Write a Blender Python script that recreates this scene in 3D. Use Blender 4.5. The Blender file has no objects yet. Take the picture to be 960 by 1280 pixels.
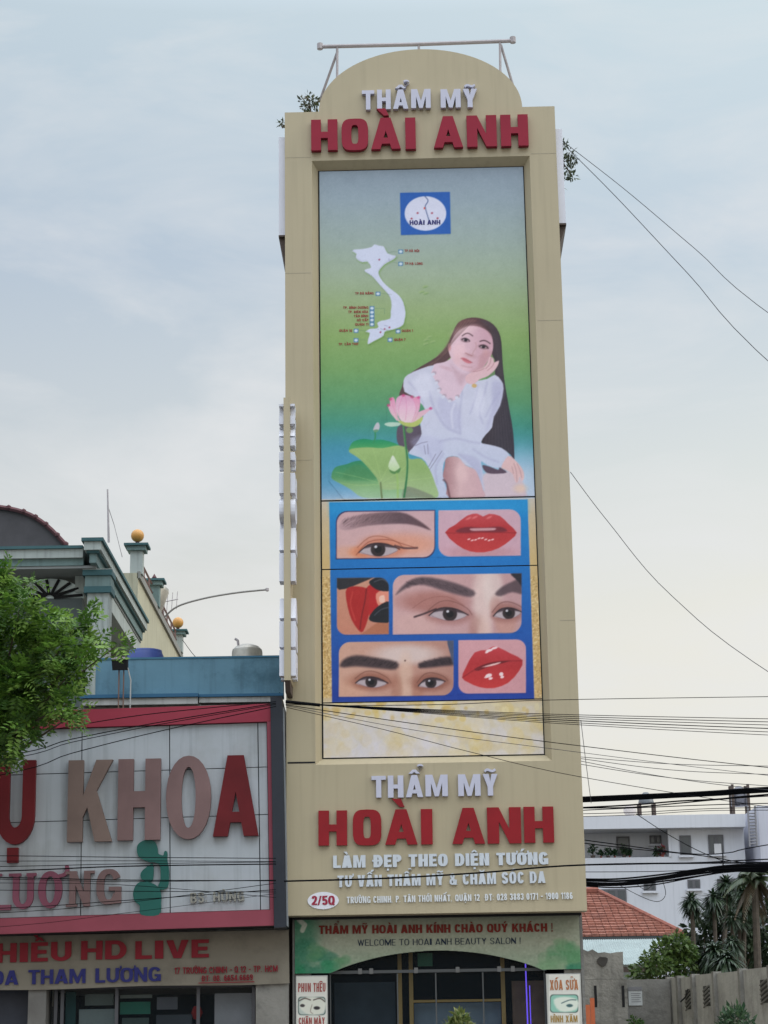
import bpy, math, random, unicodedata
import numpy as np
from mathutils import Vector, Matrix, noise as mnoise
from mathutils.geometry import tessellate_polygon

random.seed(7); RNG = np.random.default_rng(7)
S = bpy.context.scene
COL = S.collection
R = math.radians

# ------------------------------------------------------------------ camera
F_PX, CX, CY = 2536.0, 480.0, 640.0            # focal length and centre in photo pixels
PITCH, ROLL = 0.2650, -0.0156
CAM = Vector((0, 0, 1.6))
_F = Vector((0, math.cos(PITCH), math.sin(PITCH)))
_R0 = Vector((1, 0, 0)); _U0 = _R0.cross(_F)
_R = math.cos(ROLL) * _R0 + math.sin(ROLL) * _U0
_U = -math.sin(ROLL) * _R0 + math.cos(ROLL) * _U0
cd = bpy.data.cameras.new('camera'); cam = bpy.data.objects.new('camera', cd); COL.objects.link(cam)
m = Matrix((_R, _U, -_F)).transposed().to_4x4(); m.translation = CAM
cam.matrix_world = m
cd.sensor_fit = 'VERTICAL'; cd.sensor_height = 36.0; cd.lens = 36.0 * F_PX / 1280.0
cd.clip_start = 0.1; cd.clip_end = 3000
S.camera = cam

# ------------------------------------------------------------------ sky, sun, exposure
SUN_DIR = Vector((0.82, -0.06, 0.56)).normalized()
w = bpy.data.worlds.new('World'); S.world = w; w.use_nodes = True
nt = w.node_tree; N = nt.nodes; L = nt.links
bg = N['Background']; bg.inputs['Strength'].default_value = 0.1
sky = N.new('ShaderNodeTexSky'); sky.sky_type = 'NISHITA'; sky.sun_disc = False
sky.sun_elevation = math.asin(SUN_DIR.z); sky.sun_rotation = math.atan2(SUN_DIR.x, SUN_DIR.y)
sky.air_density = 1.2; sky.dust_density = 3.0
tc = N.new('ShaderNodeTexCoord'); sp = N.new('ShaderNodeSeparateXYZ'); L.new(tc.outputs['Generated'], sp.inputs[0])
def ramp(stops):
    r = N.new('ShaderNodeValToRGB'); e = r.color_ramp.elements
    while len(e) > 1: e.remove(e[-1])
    e[0].position, e[0].color = stops[0][0], (*stops[0][1], 1)
    for p, c in stops[1:]:
        k = e.new(p); k.color = (*c, 1)
    return r
veil = ramp([(0, (.30, .30, .28)), (.02, (.69, .67, .605)), (.12, (.735, .72, .665)), (.20, (.715, .715, .69)), (.28, (.615, .66, .69)), (.38, (.475, .565, .675)), (.485, (.54, .645, .73)), (.58, (1.15, 1.3, 1.5)), (.75, (1.8, 2.0, 2.3)), (1.0, (2.3, 2.45, 2.7))])
L.new(sp.outputs['Z'], veil.inputs[0])
warm = ramp([(0.35, (.0, .0, .0)), (.62, (1, 1, 1))])          # the side of the sky nearer the veiled sun
mr = N.new('ShaderNodeMath'); mr.operation = 'MULTIPLY_ADD'; mr.inputs[1].default_value = 0.5; mr.inputs[2].default_value = 0.5
L.new(sp.outputs['X'], mr.inputs[0]); L.new(mr.outputs[0], warm.inputs[0])
mx = N.new('ShaderNodeMix'); mx.data_type = 'RGBA'; mx.blend_type = 'MULTIPLY'
mx.inputs['B'].default_value = (1.25, 1.225, 1.15, 1)
L.new(warm.outputs[0], mx.inputs['Factor']); L.new(veil.outputs[0], mx.inputs['A'])
# the half of the sky over the road (behind the viewer) is the brighter one
by = ramp([(.0, (1.5, 1.5, 1.52)), (.42, (1.35, 1.35, 1.36)), (.62, (1, 1, 1))])
myy = N.new('ShaderNodeMath'); myy.operation = 'MULTIPLY_ADD'; myy.inputs[1].default_value = 0.5; myy.inputs[2].default_value = 0.5
L.new(sp.outputs['Y'], myy.inputs[0]); L.new(myy.outputs[0], by.inputs[0])
mxy = N.new('ShaderNodeMix'); mxy.data_type = 'RGBA'; mxy.blend_type = 'MULTIPLY'; mxy.inputs['Factor'].default_value = 1
L.new(mx.outputs['Result'], mxy.inputs['A']); L.new(by.outputs[0], mxy.inputs['B'])
# soft wisps of thin cloud
mp = N.new('ShaderNodeMapping'); mp.inputs['Scale'].default_value = (1.0, 1.0, 3.2); L.new(tc.outputs['Generated'], mp.inputs[0])
n1 = N.new('ShaderNodeTexNoise'); n1.inputs['Scale'].default_value = 4.6; n1.inputs['Detail'].default_value = 6; n1.inputs['Roughness'].default_value = .58
n1.inputs['Distortion'].default_value = .5
L.new(mp.outputs[0], n1.inputs['Vector'])
cl = ramp([(.46, (0, 0, 0)), (.56, (.35, .35, .35)), (.74, (1, 1, 1))]); L.new(n1.outputs[0], cl.inputs[0])
m2 = N.new('ShaderNodeMix'); m2.data_type = 'RGBA'; m2.blend_type = 'MIX'
m2.inputs['B'].default_value = (.84, .845, .85, 1)
cf = N.new('ShaderNodeMath'); cf.operation = 'MULTIPLY'; cf.inputs[1].default_value = .7
L.new(cl.outputs[0], cf.inputs[0]); L.new(cf.outputs[0], m2.inputs['Factor']); L.new(mxy.outputs['Result'], m2.inputs['A'])
sc = N.new('ShaderNodeVectorMath'); sc.operation = 'SCALE'; sc.inputs['Scale'].default_value = 10.0
L.new(m2.outputs['Result'], sc.inputs[0])
m3 = N.new('ShaderNodeMix'); m3.data_type = 'RGBA'; m3.inputs['Factor'].default_value = .93
L.new(sky.outputs[0], m3.inputs['A']); L.new(sc.outputs[0], m3.inputs['B'])
L.new(m3.outputs['Result'], bg.inputs['Color'])

sd = bpy.data.lights.new('sun', 'SUN'); sun = bpy.data.objects.new('sun', sd); COL.objects.link(sun)
sd.energy = 1.0; sd.angle = R(26); sd.color = (1, .94, .84)
sun.rotation_euler = (-SUN_DIR).to_track_quat('-Z', 'Y').to_euler(); sun.location = SUN_DIR * 60
S.view_settings.view_transform = 'Standard'; S.view_settings.look = 'None'
S.view_settings.exposure = 0.0; S.view_settings.gamma = 1.0; S.view_settings.use_curve_mapping = False

# ------------------------------------------------------------------ helpers: rays, frames, ids
def ray(px, py):
    return (_F * F_PX + _R * (px - CX) + _U * (CY - py)).normalized()
class Frame:
    """a local coordinate system (x along a facade, y into it, z up) that a traced point can be dropped onto"""
    def __init__(s, loc=(0, 0, 0), rotz=0.0, roll=0.0):
        s.M = Matrix.Translation(loc) @ Matrix.Rotation(rotz, 4, 'Z') @ Matrix.Rotation(-roll, 4, 'Y')
        s.I = s.M.inverted(); s.loc, s.rotz, s.roll = loc, rotz, roll
    def at(s, px, py, d=0.0):
        o = s.I @ CAM; v = s.I.to_3x3() @ ray(px, py); t = (d - o.y) / v.y
        p = o + v * t
        return p.x, p.z
    def p3(s, px, py, d=0.0):
        x, z = s.at(px, py, d); return Vector((x, d, z))
W0 = Frame()
def P(px, py, Y): return W0.p3(px, py, Y)

def prop(o, label=None, cat=None, group=None, kind=None):
    if label: o['label'] = label
    if cat: o['category'] = cat
    if group: o['group'] = group
    if kind: o['kind'] = kind
    return o
def thing(name, label, cat, frame=None, loc=None, group=None):
    o = bpy.data.objects.new(name, None); COL.objects.link(o); o.empty_display_size = .2
    if frame is not None: o.matrix_world = frame.M
    if loc is not None: o.location = loc
    return prop(o, label, cat, group)
def copy_tree(o, parent=None):
    c = o.copy(); COL.objects.link(c)
    if parent is not None: c.parent = parent
    for ch in list(o.children): copy_tree(ch, c)
    return c

# ------------------------------------------------------------------ materials
MATS = {}
def mat(name, col, rough=.7, var=.0, scale=2.0, bump=0.0, metal=0.0, spec=.4, stain=None, stain_scale=.8, streak=0.0):
    if name in MATS: return MATS[name]
    M = bpy.data.materials.new(name); M.use_nodes = True; n = M.node_tree.nodes; l = M.node_tree.links
    b = n['Principled BSDF']; b.inputs['Roughness'].default_value = rough; b.inputs['Metallic'].default_value = metal
    b.inputs['Specular IOR Level'].default_value = spec
    b.inputs['Base Color'].default_value = (*col, 1)
    t = n.new('ShaderNodeTexCoord'); cur = None
    if var or bump:
        q = n.new('ShaderNodeTexNoise'); q.inputs['Scale'].default_value = scale; q.inputs['Detail'].default_value = 8; q.inputs['Roughness'].default_value = .6
        l.new(t.outputs['Object'], q.inputs['Vector'])
        if var:
            r = n.new('ShaderNodeValToRGB'); e = r.color_ramp.elements
            e[0].position = .3; e[0].color = tuple(c * (1 - var) for c in col) + (1,)
            e[1].position = .7; e[1].color = tuple(min(1, c * (1 + var * .7)) for c in col) + (1,)
            l.new(q.outputs[0], r.inputs[0]); cur = r.outputs[0]
        if bump:
            bp = n.new('ShaderNodeBump'); bp.inputs['Strength'].default_value = bump; bp.inputs['Distance'].default_value = .02
            q2 = n.new('ShaderNodeTexNoise'); q2.inputs['Scale'].default_value = scale * 7; q2.inputs['Detail'].default_value = 6
            l.new(t.outputs['Object'], q2.inputs['Vector'])
            l.new(q2.outputs[0], bp.inputs['Height']); l.new(bp.outputs[0], b.inputs['Normal'])
    def over(fac, c2, prev):
        x = n.new('ShaderNodeMix'); x.data_type = 'RGBA'; x.inputs['B'].default_value = (*c2, 1)
        if prev is None: x.inputs['A'].default_value = (*col, 1)
        else: l.new(prev, x.inputs['A'])
        l.new(fac, x.inputs['Factor']); return x.outputs['Result']
    if stain:
        q = n.new('ShaderNodeTexNoise'); q.inputs['Scale'].default_value = stain_scale; q.inputs['Detail'].default_value = 9; q.inputs['Roughness'].default_value = .68
        l.new(t.outputs['Object'], q.inputs['Vector'])
        r = n.new('ShaderNodeValToRGB'); r.color_ramp.elements[0].position = .5; r.color_ramp.elements[0].color = (0, 0, 0, 1)
        r.color_ramp.elements[1].position = .68; r.color_ramp.elements[1].color = (.8, .8, .8, 1)
        l.new(q.outputs[0], r.inputs[0]); cur = over(r.outputs[0], stain, cur)
    if streak:
        mp = n.new('ShaderNodeMapping'); mp.inputs['Scale'].default_value = (7, 7, .35); l.new(t.outputs['Object'], mp.inputs[0])
        q = n.new('ShaderNodeTexNoise'); q.inputs['Scale'].default_value = 1.6; q.inputs['Detail'].default_value = 7; l.new(mp.outputs[0], q.inputs['Vector'])
        r = n.new('ShaderNodeValToRGB'); r.color_ramp.elements[0].position = .5; r.color_ramp.elements[0].color = (0, 0, 0, 1)
        r.color_ramp.elements[1].position = .75; r.color_ramp.elements[1].color = (streak,) * 3 + (1,)
        l.new(q.outputs[0], r.inputs[0]); cur = over(r.outputs[0], tuple(c * .35 for c in col), cur)
    if cur is not None: l.new(cur, b.inputs['Base Color'])
    MATS[name] = M; return M
def attr_mat(name, rough=.55, spec=.35, sub=0.0):
    if name in MATS: return MATS[name]
    M = bpy.data.materials.new(name); M.use_nodes = True; n = M.node_tree.nodes; b = n['Principled BSDF']
    a = n.new('ShaderNodeAttribute'); a.attribute_name = 'Col'; M.node_tree.links.new(a.outputs['Color'], b.inputs['Base Color'])
    b.inputs['Roughness'].default_value = rough; b.inputs['Specular IOR Level'].default_value = spec
    if sub:   # thin leaves pass some light
        tr = n.new('ShaderNodeBsdfTranslucent'); mxs = n.new('ShaderNodeMixShader'); mxs.inputs[0].default_value = sub
        M.node_tree.links.new(a.outputs['Color'], tr.inputs[0]); M.node_tree.links.new(b.outputs[0], mxs.inputs[1]); M.node_tree.links.new(tr.outputs[0], mxs.inputs[2])
        M.node_tree.links.new(mxs.outputs[0], n['Material Output'].inputs['Surface'])
    MATS[name] = M; return M
def emit_mat(name, col, strength):
    M = bpy.data.materials.new(name); M.use_nodes = True; b = M.node_tree.nodes['Principled BSDF']
    b.inputs['Base Color'].default_value = (*col, 1); b.inputs['Emission Color'].default_value = (*col, 1); b.inputs['Emission Strength'].default_value = strength
    return M
def glass_mat(name, tint=(.02, .025, .03), alpha=.45):
    M = bpy.data.materials.new(name); M.use_nodes = True; n = M.node_tree.nodes; l = M.node_tree.links
    b = n['Principled BSDF']; b.inputs['Base Color'].default_value = (*tint, 1); b.inputs['Roughness'].default_value = .06
    b.inputs['Specular IOR Level'].default_value = .12
    t = n.new('ShaderNodeBsdfTransparent'); x = n.new('ShaderNodeMixShader'); x.inputs[0].default_value = alpha
    l.new(t.outputs[0], x.inputs[1]); l.new(b.outputs[0], x.inputs[2]); l.new(x.outputs[0], n['Material Output'].inputs['Surface'])
    MATS[name] = M; return M

# ------------------------------------------------------------------ mesh builder
class MB:
    def __init__(s): s.v, s.f = [], []
    def quad(s, a, b, c, d):
        i = len(s.v); s.v += [tuple(a), tuple(b), tuple(c), tuple(d)]; s.f.append((i, i + 1, i + 2, i + 3)); return s
    def face(s, pts):
        i = len(s.v); s.v += [tuple(p) for p in pts]; s.f.append(tuple(range(i, i + len(pts)))); return s
    def box(s, x0, x1, y0, y1, z0, z1, M=None):
        i = len(s.v)
        c = [(x0, y0, z0), (x1, y0, z0), (x1, y1, z0), (x0, y1, z0), (x0, y0, z1), (x1, y0, z1), (x1, y1, z1), (x0, y1, z1)]
        if M is not None: c = [tuple(M @ Vector(p)) for p in c]
        s.v += c
        s.f += [tuple(i + k for k in q) for q in ((0, 3, 2, 1), (4, 5, 6, 7), (0, 1, 5, 4), (1, 2, 6, 5), (2, 3, 7, 6), (3, 0, 4, 7))]; return s
    def hexa(s, c):            # eight corners ordered as in box
        i = len(s.v); s.v += [tuple(p) for p in c]
        s.f += [tuple(i + k for k in q) for q in ((0, 3, 2, 1), (4, 5, 6, 7), (0, 1, 5, 4), (1, 2, 6, 5), (2, 3, 7, 6), (3, 0, 4, 7))]; return s
    def tube(s, pts, r, n=6, cap=True):
        pts = [Vector(p) for p in pts]; rs = r if isinstance(r, (list, tuple)) else [r] * len(pts); base = len(s.v)
        for k, p in enumerate(pts):
            d = (pts[min(k + 1, len(pts) - 1)] - pts[max(k - 1, 0)]).normalized()
            a = d.cross(Vector((0, 0, 1)) if abs(d.z) < .9 else Vector((1, 0, 0))).normalized(); b = d.cross(a)
            for j in range(n):
                t = 2 * math.pi * j / n; s.v.append(tuple(p + (a * math.cos(t) + b * math.sin(t)) * rs[k]))
        for k in range(len(pts) - 1):
            for j in range(n):
                j2 = (j + 1) % n; s.f.append((base + k * n + j, base + k * n + j2, base + (k + 1) * n + j2, base + (k + 1) * n + j))
        if cap:
            s.f.append(tuple(base + j for j in range(n))[::-1]); s.f.append(tuple(base + (len(pts) - 1) * n + j for j in range(n)))
        return s
    def lathe(s, prof, c=(0, 0, 0), n=20, ax=None):      # prof: (r, z) pairs
        base = len(s.v)
        for r, z in prof:
            for j in range(n):
                t = 2 * math.pi * j / n; p = Vector((r * math.cos(t), r * math.sin(t), z))
                if ax is not None: p = ax @ p
                s.v.append((c[0] + p.x, c[1] + p.y, c[2] + p.z))
        for k in range(len(prof) - 1):
            for j in range(n):
                j2 = (j + 1) % n; s.f.append((base + k * n + j, base + k * n + j2, base + (k + 1) * n + j2, base + (k + 1) * n + j))
        return s
    def prism(s, rings, y0, y1, back=False, fn=None):    # rings of (x, z): the outer one first, then holes; the front lies at y0
        fn = fn or (lambda x, y, z: (x, y, z))
        flat = [p for r_ in rings for p in r_]
        tris = tessellate_polygon([[Vector((p[0], p[1], 0)) for p in r_] for r_ in rings])
        base = len(s.v); s.v += [fn(p[0], y0, p[1]) for p in flat]; nb = len(s.v); s.v += [fn(p[0], y1, p[1]) for p in flat]
        for t in tris:
            a, b, c = (flat[i] for i in t)
            ccw = (b[0] - a[0]) * (c[1] - a[1]) - (b[1] - a[1]) * (c[0] - a[0]) > 0
            t = tuple(t) if ccw else tuple(t)[::-1]
            s.f.append(tuple(base + i for i in t))
            if back: s.f.append(tuple(nb + i for i in t[::-1]))
        o = 0
        for ri, r_ in enumerate(rings):
            n = len(r_); area = sum(r_[i][0] * r_[(i + 1) % n][1] - r_[(i + 1) % n][0] * r_[i][1] for i in range(n))
            flip = (area > 0) == (ri == 0)
            for i in range(n):
                a, b = o + i, o + (i + 1) % n
                q = (base + a, nb + a, nb + b, base + b)
                s.f.append(q if flip else q[::-1])
            o += n
        return s
    def build(s, name, material, parent=None, smooth=False, cols=None, recalc=False):
        me = bpy.data.meshes.new(name); me.from_pydata(s.v, [], s.f); me.update()
        if recalc:
            import bmesh
            bm = bmesh.new(); bm.from_mesh(me); bmesh.ops.recalc_face_normals(bm, faces=bm.faces); bm.to_mesh(me); bm.free()
        if smooth: me.polygons.foreach_set('use_smooth', [True] * len(me.polygons))
        if material is not None: me.materials.append(material)
        if cols is not None:
            a = me.color_attributes.new('Col', 'FLOAT_COLOR', 'POINT'); a.data.foreach_set('color', np.asarray(cols, dtype=np.float32).ravel())
        o = bpy.data.objects.new(name, me); COL.objects.link(o)
        if parent is not None: o.parent = parent
        return o

def curve(pts, n=8, closed=False):       # Catmull-Rom
    pts = [tuple(p) for p in pts]; out = []; K = len(pts); dim = len(pts[0])
    segs = K if closed else K - 1
    for i in range(segs):
        if closed: a, b, c, d = pts[(i - 1) % K], pts[i], pts[(i + 1) % K], pts[(i + 2) % K]
        else: a, b, c, d = pts[max(i - 1, 0)], pts[i], pts[i + 1], pts[min(i + 2, K - 1)]
        for k in range(n):
            t = k / n; t2, t3 = t * t, t * t * t
            out.append(tuple(.5 * (2 * b[j] + (c[j] - a[j]) * t + (2 * a[j] - 5 * b[j] + 4 * c[j] - d[j]) * t2 + (3 * b[j] - a[j] - 3 * c[j] + d[j]) * t3) for j in range(dim)))
    if not closed: out.append(pts[-1])
    return out

# ------------------------------------------------------------------ block lettering (drawn here: outlines of cap height 1)
WID = dict(A=.74, B=.66, C=.64, D=.68, E=.56, F=.54, G=.68, H=.68, I=.27, K=.70, L=.54, M=.88, N=.70, O=.70, P=.62, Q=.70, R=.66, S=.62, T=.62, U=.68, V=.72, W=.98, X=.70, Y=.70)
for _c in '023456789': WID[_c] = .58
WID.update({'1': .36, '.': .24, ',': .24, ':': .24, '-': .38, '/': .42, '&': .74, '!': .26, ' ': .30, 'Đ': .72})
def sweep(pts, s, t):
    pts = [Vector(p) for p in pts]; Lf, Rt = [], []
    for k, p in enumerate(pts):
        d0 = (p - pts[k - 1]).normalized() if k else None; d1 = (pts[k + 1] - p).normalized() if k < len(pts) - 1 else None
        if d0 is None: d0 = d1
        if d1 is None: d1 = d0
        nrm = (Vector((-d0.y, d0.x)) + Vector((-d1.y, d1.x)))
        nrm = nrm.normalized() if nrm.length > 1e-4 else Vector((-d1.y, d1.x))
        mit = min(1.5, 1 / max(.4, nrm.dot(Vector((-d1.y, d1.x)))))
        h = .5 * math.hypot(nrm.x * s, nrm.y * t) * mit
        Lf.append((p.x + nrm.x * h, p.y + nrm.y * h)); Rt.append((p.x - nrm.x * h, p.y - nrm.y * h))
    return Lf + Rt[::-1]
def oval(cx, cy, rx, ry, n=28, e=2.5):
    o = []
    for k in range(n):
        a = 2 * math.pi * k / n; c, q = math.cos(a), math.sin(a)
        o.append((cx + rx * math.copysign(abs(c) ** (2 / e), c), cy + ry * math.copysign(abs(q) ** (2 / e), q)))
    return o
def arc(cx, cy, rx, ry, a0, a1, n=14): return [(cx + rx * math.cos(R(a0 + (a1 - a0) * k / n)), cy + ry * math.sin(R(a0 + (a1 - a0) * k / n))) for k in range(n + 1)]
def rc(x0, x1, y0, y1): return [(x0, y0), (x1, y0), (x1, y1), (x0, y1)]
def glyph(c, W, s, t, e=2.6):
    """list of pieces; a piece is a list of rings (outer, holes)"""
    h = W / 2
    def ub(pts): return [(s / 2 + u * (W - s), t / 2 + v * (1 - t)) for u, v in pts]
    if c == 'I': return [[rc(0, W, 0, 1)]]
    if c == 'H': return [[[(0, 0), (s, 0), (s, .5 - t / 2), (W - s, .5 - t / 2), (W - s, 0), (W, 0), (W, 1), (W - s, 1), (W - s, .5 + t / 2), (s, .5 + t / 2), (s, 1), (0, 1)]]]
    if c == 'L': return [[[(0, 0), (W, 0), (W, t), (s, t), (s, 1), (0, 1)]]]
    if c == 'T': return [[[(h - s / 2, 0), (h + s / 2, 0), (h + s / 2, 1 - t), (W, 1 - t), (W, 1), (0, 1), (0, 1 - t), (h - s / 2, 1 - t)]]]
    if c in 'EF':
        b = [(0, 0), (W, 0), (W, t), (s, t)] if c == 'E' else [(0, 0), (s, 0)]
        return [[b + [(s, .5 - t / 2), (W * .92, .5 - t / 2), (W * .92, .5 + t / 2), (s, .5 + t / 2), (s, 1 - t), (W, 1 - t), (W, 1), (0, 1)]]]
    if c == 'N': return [[[(0, 0), (s, 0), (s, .60), (W - s, 0), (W, 0), (W, 1), (W - s, 1), (W - s, .40), (s, 1), (0, 1)]]]
    if c == 'M':
        q = s * .9
        return [[[(0, 0), (q, 0), (q, .62), (h - q * .36, 0), (h + q * .36, 0), (W - q, .62), (W - q, 0), (W, 0), (W, 1), (W - q * 1.25, 1), (h, .38), (q * 1.25, 1), (0, 1)]]]
    if c == 'A':
        k = s * .62; x = lambda y: (h - k) * y                 # outer left edge at height y
        wd = s * 1.12; y0, y1 = .17, .17 + t * .95
        top = min(.86, (h - wd) / max(1e-4, (h - k)) * 1.0)
        hole = [(x(y1) + wd, y1), (W - x(y1) - wd, y1), (h, top)]
        out = [(0, 0), (wd, 0), (x(y0) + wd, y0), (W - x(y0) - wd, y0), (W - wd, 0), (W, 0), (h + k, 1), (h - k, 1)]
        return [[out, hole]] if hole[1][0] - hole[0][0] > .02 else [[out]]
    if c == 'V': return [[[(h - s * .6, 0), (h + s * .6, 0), (W, 1), (W - s * 1.1, 1), (h, .32), (s * 1.1, 1), (0, 1)]]]
    if c == 'Y': return [[[(h - s / 2, 0), (h + s / 2, 0), (h + s / 2, .42), (W, 1), (W - s * 1.12, 1), (h, .66), (s * 1.12, 1), (0, 1), (h - s / 2, .42)]]]
    if c == 'W':
        q = s * .8
        return [[[(0, 1), (q, 1), (W * .30, .34), (h - q * .4, 1), (h + q * .4, 1), (W * .70, .34), (W - q, 1), (W, 1), (W * .76, 0), (W * .64, 0), (h, .62), (W * .36, 0), (W * .24, 0)]]]
    if c == 'X': return [[[(0, 0), (s * 1.15, 0), (h, .32), (W - s * 1.15, 0), (W, 0), (h + s * .62, .5), (W, 1), (W - s * 1.15, 1), (h, .68), (s * 1.15, 1), (0, 1), (h - s * .62, .5)]]]
    if c == 'K': return [[[(0, 0), (s, 0), (s, .30), (s + .10 * W, .42), (W - s * 1.12, 0), (W, 0), (s + .30 * W, .62), (W, 1), (W - s * 1.1, 1), (s, .56), (s, 1), (0, 1)]]]
    if c == 'O' or c == '0':
        return [[oval(h, .5, h, .5, e=e), oval(h, .5, max(.03, h - s), .5 - t, e=e)]]
    if c == 'Q':
        return [[oval(h, .5, h, .5, e=e), oval(h, .5, max(.03, h - s), .5 - t, e=e)], [[(h, .30), (h + s * .7, .34), (W, .02), (W - s * .8, -.06)]]]
    if c == 'U':
        o = [(0, 1)] + arc(h, .34, h, .34, 180, 360) + [(W, 1), (W - s, 1)] + arc(h, .34, max(.03, h - s), .34 - t, 360, 180) + [(s, 1)]
        return [[o]]
    if c in ('D', 'Đ'):
        x0 = .06 if c == 'Đ' else 0
        o = [(x0, 0)] + arc(W * .5, .5, W * .5, .5, -90, 90) + [(x0, 1)]
        i = [(x0 + s, t)] + arc(W * .5, .5, max(.02, W * .5 - s), .5 - t, -90, 90) + [(x0 + s, 1 - t)]
        return [[o, i]] + ([[rc(-.05, x0 + s + .12, .46, .46 + t * .7)]] if c == 'Đ' else [])
    if c in 'PR':
        b = .42
        o = [(0, 0), (s, 0), (s, b)] + arc(W * .55, (1 + b) / 2, W * .45, (1 - b) / 2, -90, 90) + [(0, 1)]
        i = [(s, b + t * .9)] + arc(W * .5, (1 + b) / 2, max(.02, W * .5 - s), max(.03, (1 - b) / 2 - t * .9), -90, 90) + [(s, 1 - t * .9)]
        return [[o, i]] + ([[[(W * .42, b + .03), (W - s * 1.05, 0), (W, 0), (W * .42 + s * 1.05, b + .03)]]] if c == 'R' else [])
    if c == 'B':
        o1 = [(0, .47)] + arc(W * .55, .735, W * .40, .265, -90, 90) + [(0, 1)]
        i1 = [(s, .47 + t * .6)] + arc(W * .5, .74, max(.02, W * .45 - s), .265 - t * .75, -90, 90) + [(s, 1 - t * .85)]
        o2 = [(0, 0)] + arc(W * .55, .25, W * .45, .25, -90, 90) + [(0, .5)]
        i2 = [(s, t * .85)] + arc(W * .5, .25, max(.02, W * .5 - s), .25 - t * .75, -90, 90) + [(s, .5 - t * .6)]
        return [[o1, i1], [o2, i2]]
    def cring(a0, a1):
        o = []; n_ = 26
        for k in range(n_ + 1):
            a = R(a0 + (a1 - a0) * k / n_); cc, qq = math.cos(a), math.sin(a); o.append((h + h * math.copysign(abs(cc) ** .8, cc), .5 + .5 * math.copysign(abs(qq) ** .8, qq)))
        i_ = []
        for k in range(n_ + 1):
            a = R(a1 + (a0 - a1) * k / n_); cc, qq = math.cos(a), math.sin(a); i_.append((h + max(.03, h - s) * math.copysign(abs(cc) ** .8, cc), .5 + (.5 - t) * math.copysign(abs(qq) ** .8, qq)))
        return o + i_
    if c == 'C': return [[cring(28, 332)]]
    if c == 'G':
        return [[cring(28, 335)], [rc(h, W, .50 - t * .8, .50)], [rc(W - s * .85, W, .03, .49)]]
    if c == 'S': return [[sweep(curve(ub([(1, .77), (.84, .96), (.5, 1), (.16, .95), (0, .77), (.12, .61), (.5, .5), (.88, .39), (1, .22), (.84, .05), (.5, 0), (.16, .04), (0, .23)]), 4), s, t)]]
    if c == '1': return [[[(W - s, 0), (W, 0), (W, 1), (W - s * .8, 1), (0, .84), (0, .70), (W - s, .78)]]]
    if c == '2': return [[sweep(curve(ub([(0, .74), (.15, .95), (.5, 1), (.86, .94), (1, .74), (.85, .5), (.45, .24), (.06, .06)]), 4), s, t)], [rc(0, W, 0, t)]]
    if c == '3': return [[sweep(curve(ub([(0, .8), (.16, .96), (.5, 1), (.86, .93), (.95, .76), (.8, .58), (.4, .53)]), 4), s, t)], [sweep(curve(ub([(.4, .53), (.85, .46), (1, .26), (.86, .05), (.5, 0), (.14, .05), (0, .22)]), 4), s, t)]]
    if c == '4': return [[[(W - s * 1.4, 0), (W - s * .4, 0), (W - s * .4, 1), (W - s * 1.4, 1)]], [rc(0, W, .22, .22 + t)], [[(0, .24), (s * .9, .24), (W - s * .9, 1), (W - s * 1.7, 1)]]]
    if c == '5': return [[sweep(curve(ub([(.02, .48), (.4, .58), (.85, .52), (1, .28), (.86, .06), (.5, 0), (.14, .05), (0, .2)]), 4), s, t)], [rc(.02, s, .46, .99)], [rc(.02, W * .95, 1 - t, 1)]]
    if c in '69':
        a = [[oval(h, .31, h, .31, e=2.2), oval(h, .31, max(.03, h - s), max(.03, .31 - t), e=2.2)], [sweep(curve(ub([(0, .30), (.02, .6), (.18, .9), (.55, 1), (.92, .86)]), 4), s, t)]]
        if c == '9': a = [[[(W - x, 1 - y) for x, y in r_] for r_ in pc] for pc in a]
        return a
    if c == '7': return [[[(W * .15, 0), (W * .15 + s, 0), (W, 1 - t), (W, 1), (0, 1), (0, 1 - t), (W - s * 1.05, 1 - t)]]]
    if c == '8': return [[oval(h, .27, h, .27, e=2.2), oval(h, .27, max(.03, h - s), .27 - t * .9, e=2.2)], [oval(h, .75, h * .92, .25, e=2.2), oval(h, .75, max(.03, h * .92 - s), .25 - t * .9, e=2.2)]]
    if c == '.': return [[rc(0, s * .9, 0, t * 1.1)]]
    if c == ',': return [[[(0, -.12), (s * .5, -.12), (s * .9, t), (0, t)]]]
    if c == ':': return [[rc(0, s * .9, .08, .08 + t)], [rc(0, s * .9, .55, .55 + t)]]
    if c == '-': return [[rc(0, W, .40, .40 + t)]]
    if c == '/': return [[[(0, 0), (s * .85, 0), (W, 1), (W - s * .85, 1)]]]
    if c == '!': return [[rc(0, s, 0, t)], [[(s * .2, t + .1), (s * .8, t + .1), (s, 1), (0, 1)]]]
    if c == '&':
        return [[oval(W * .40, .27, W * .40, .27, e=2.2), oval(W * .40, .27, max(.03, W * .40 - s * .85), .27 - t * .85, e=2.2)], [oval(W * .42, .76, W * .30, .24, e=2.2), oval(W * .42, .76, max(.03, W * .30 - s * .8), .24 - t * .75, e=2.2)], [[(W * .28, .60), (W * .28 + s * .9, .62), (W * 1.02, 0), (W * 1.02 - s * 1.1, 0)]], [[(W * .74, .16), (W * .74 + s * .5, .06), (W, .42), (W - s * .8, .46)]]]
    return []
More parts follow.
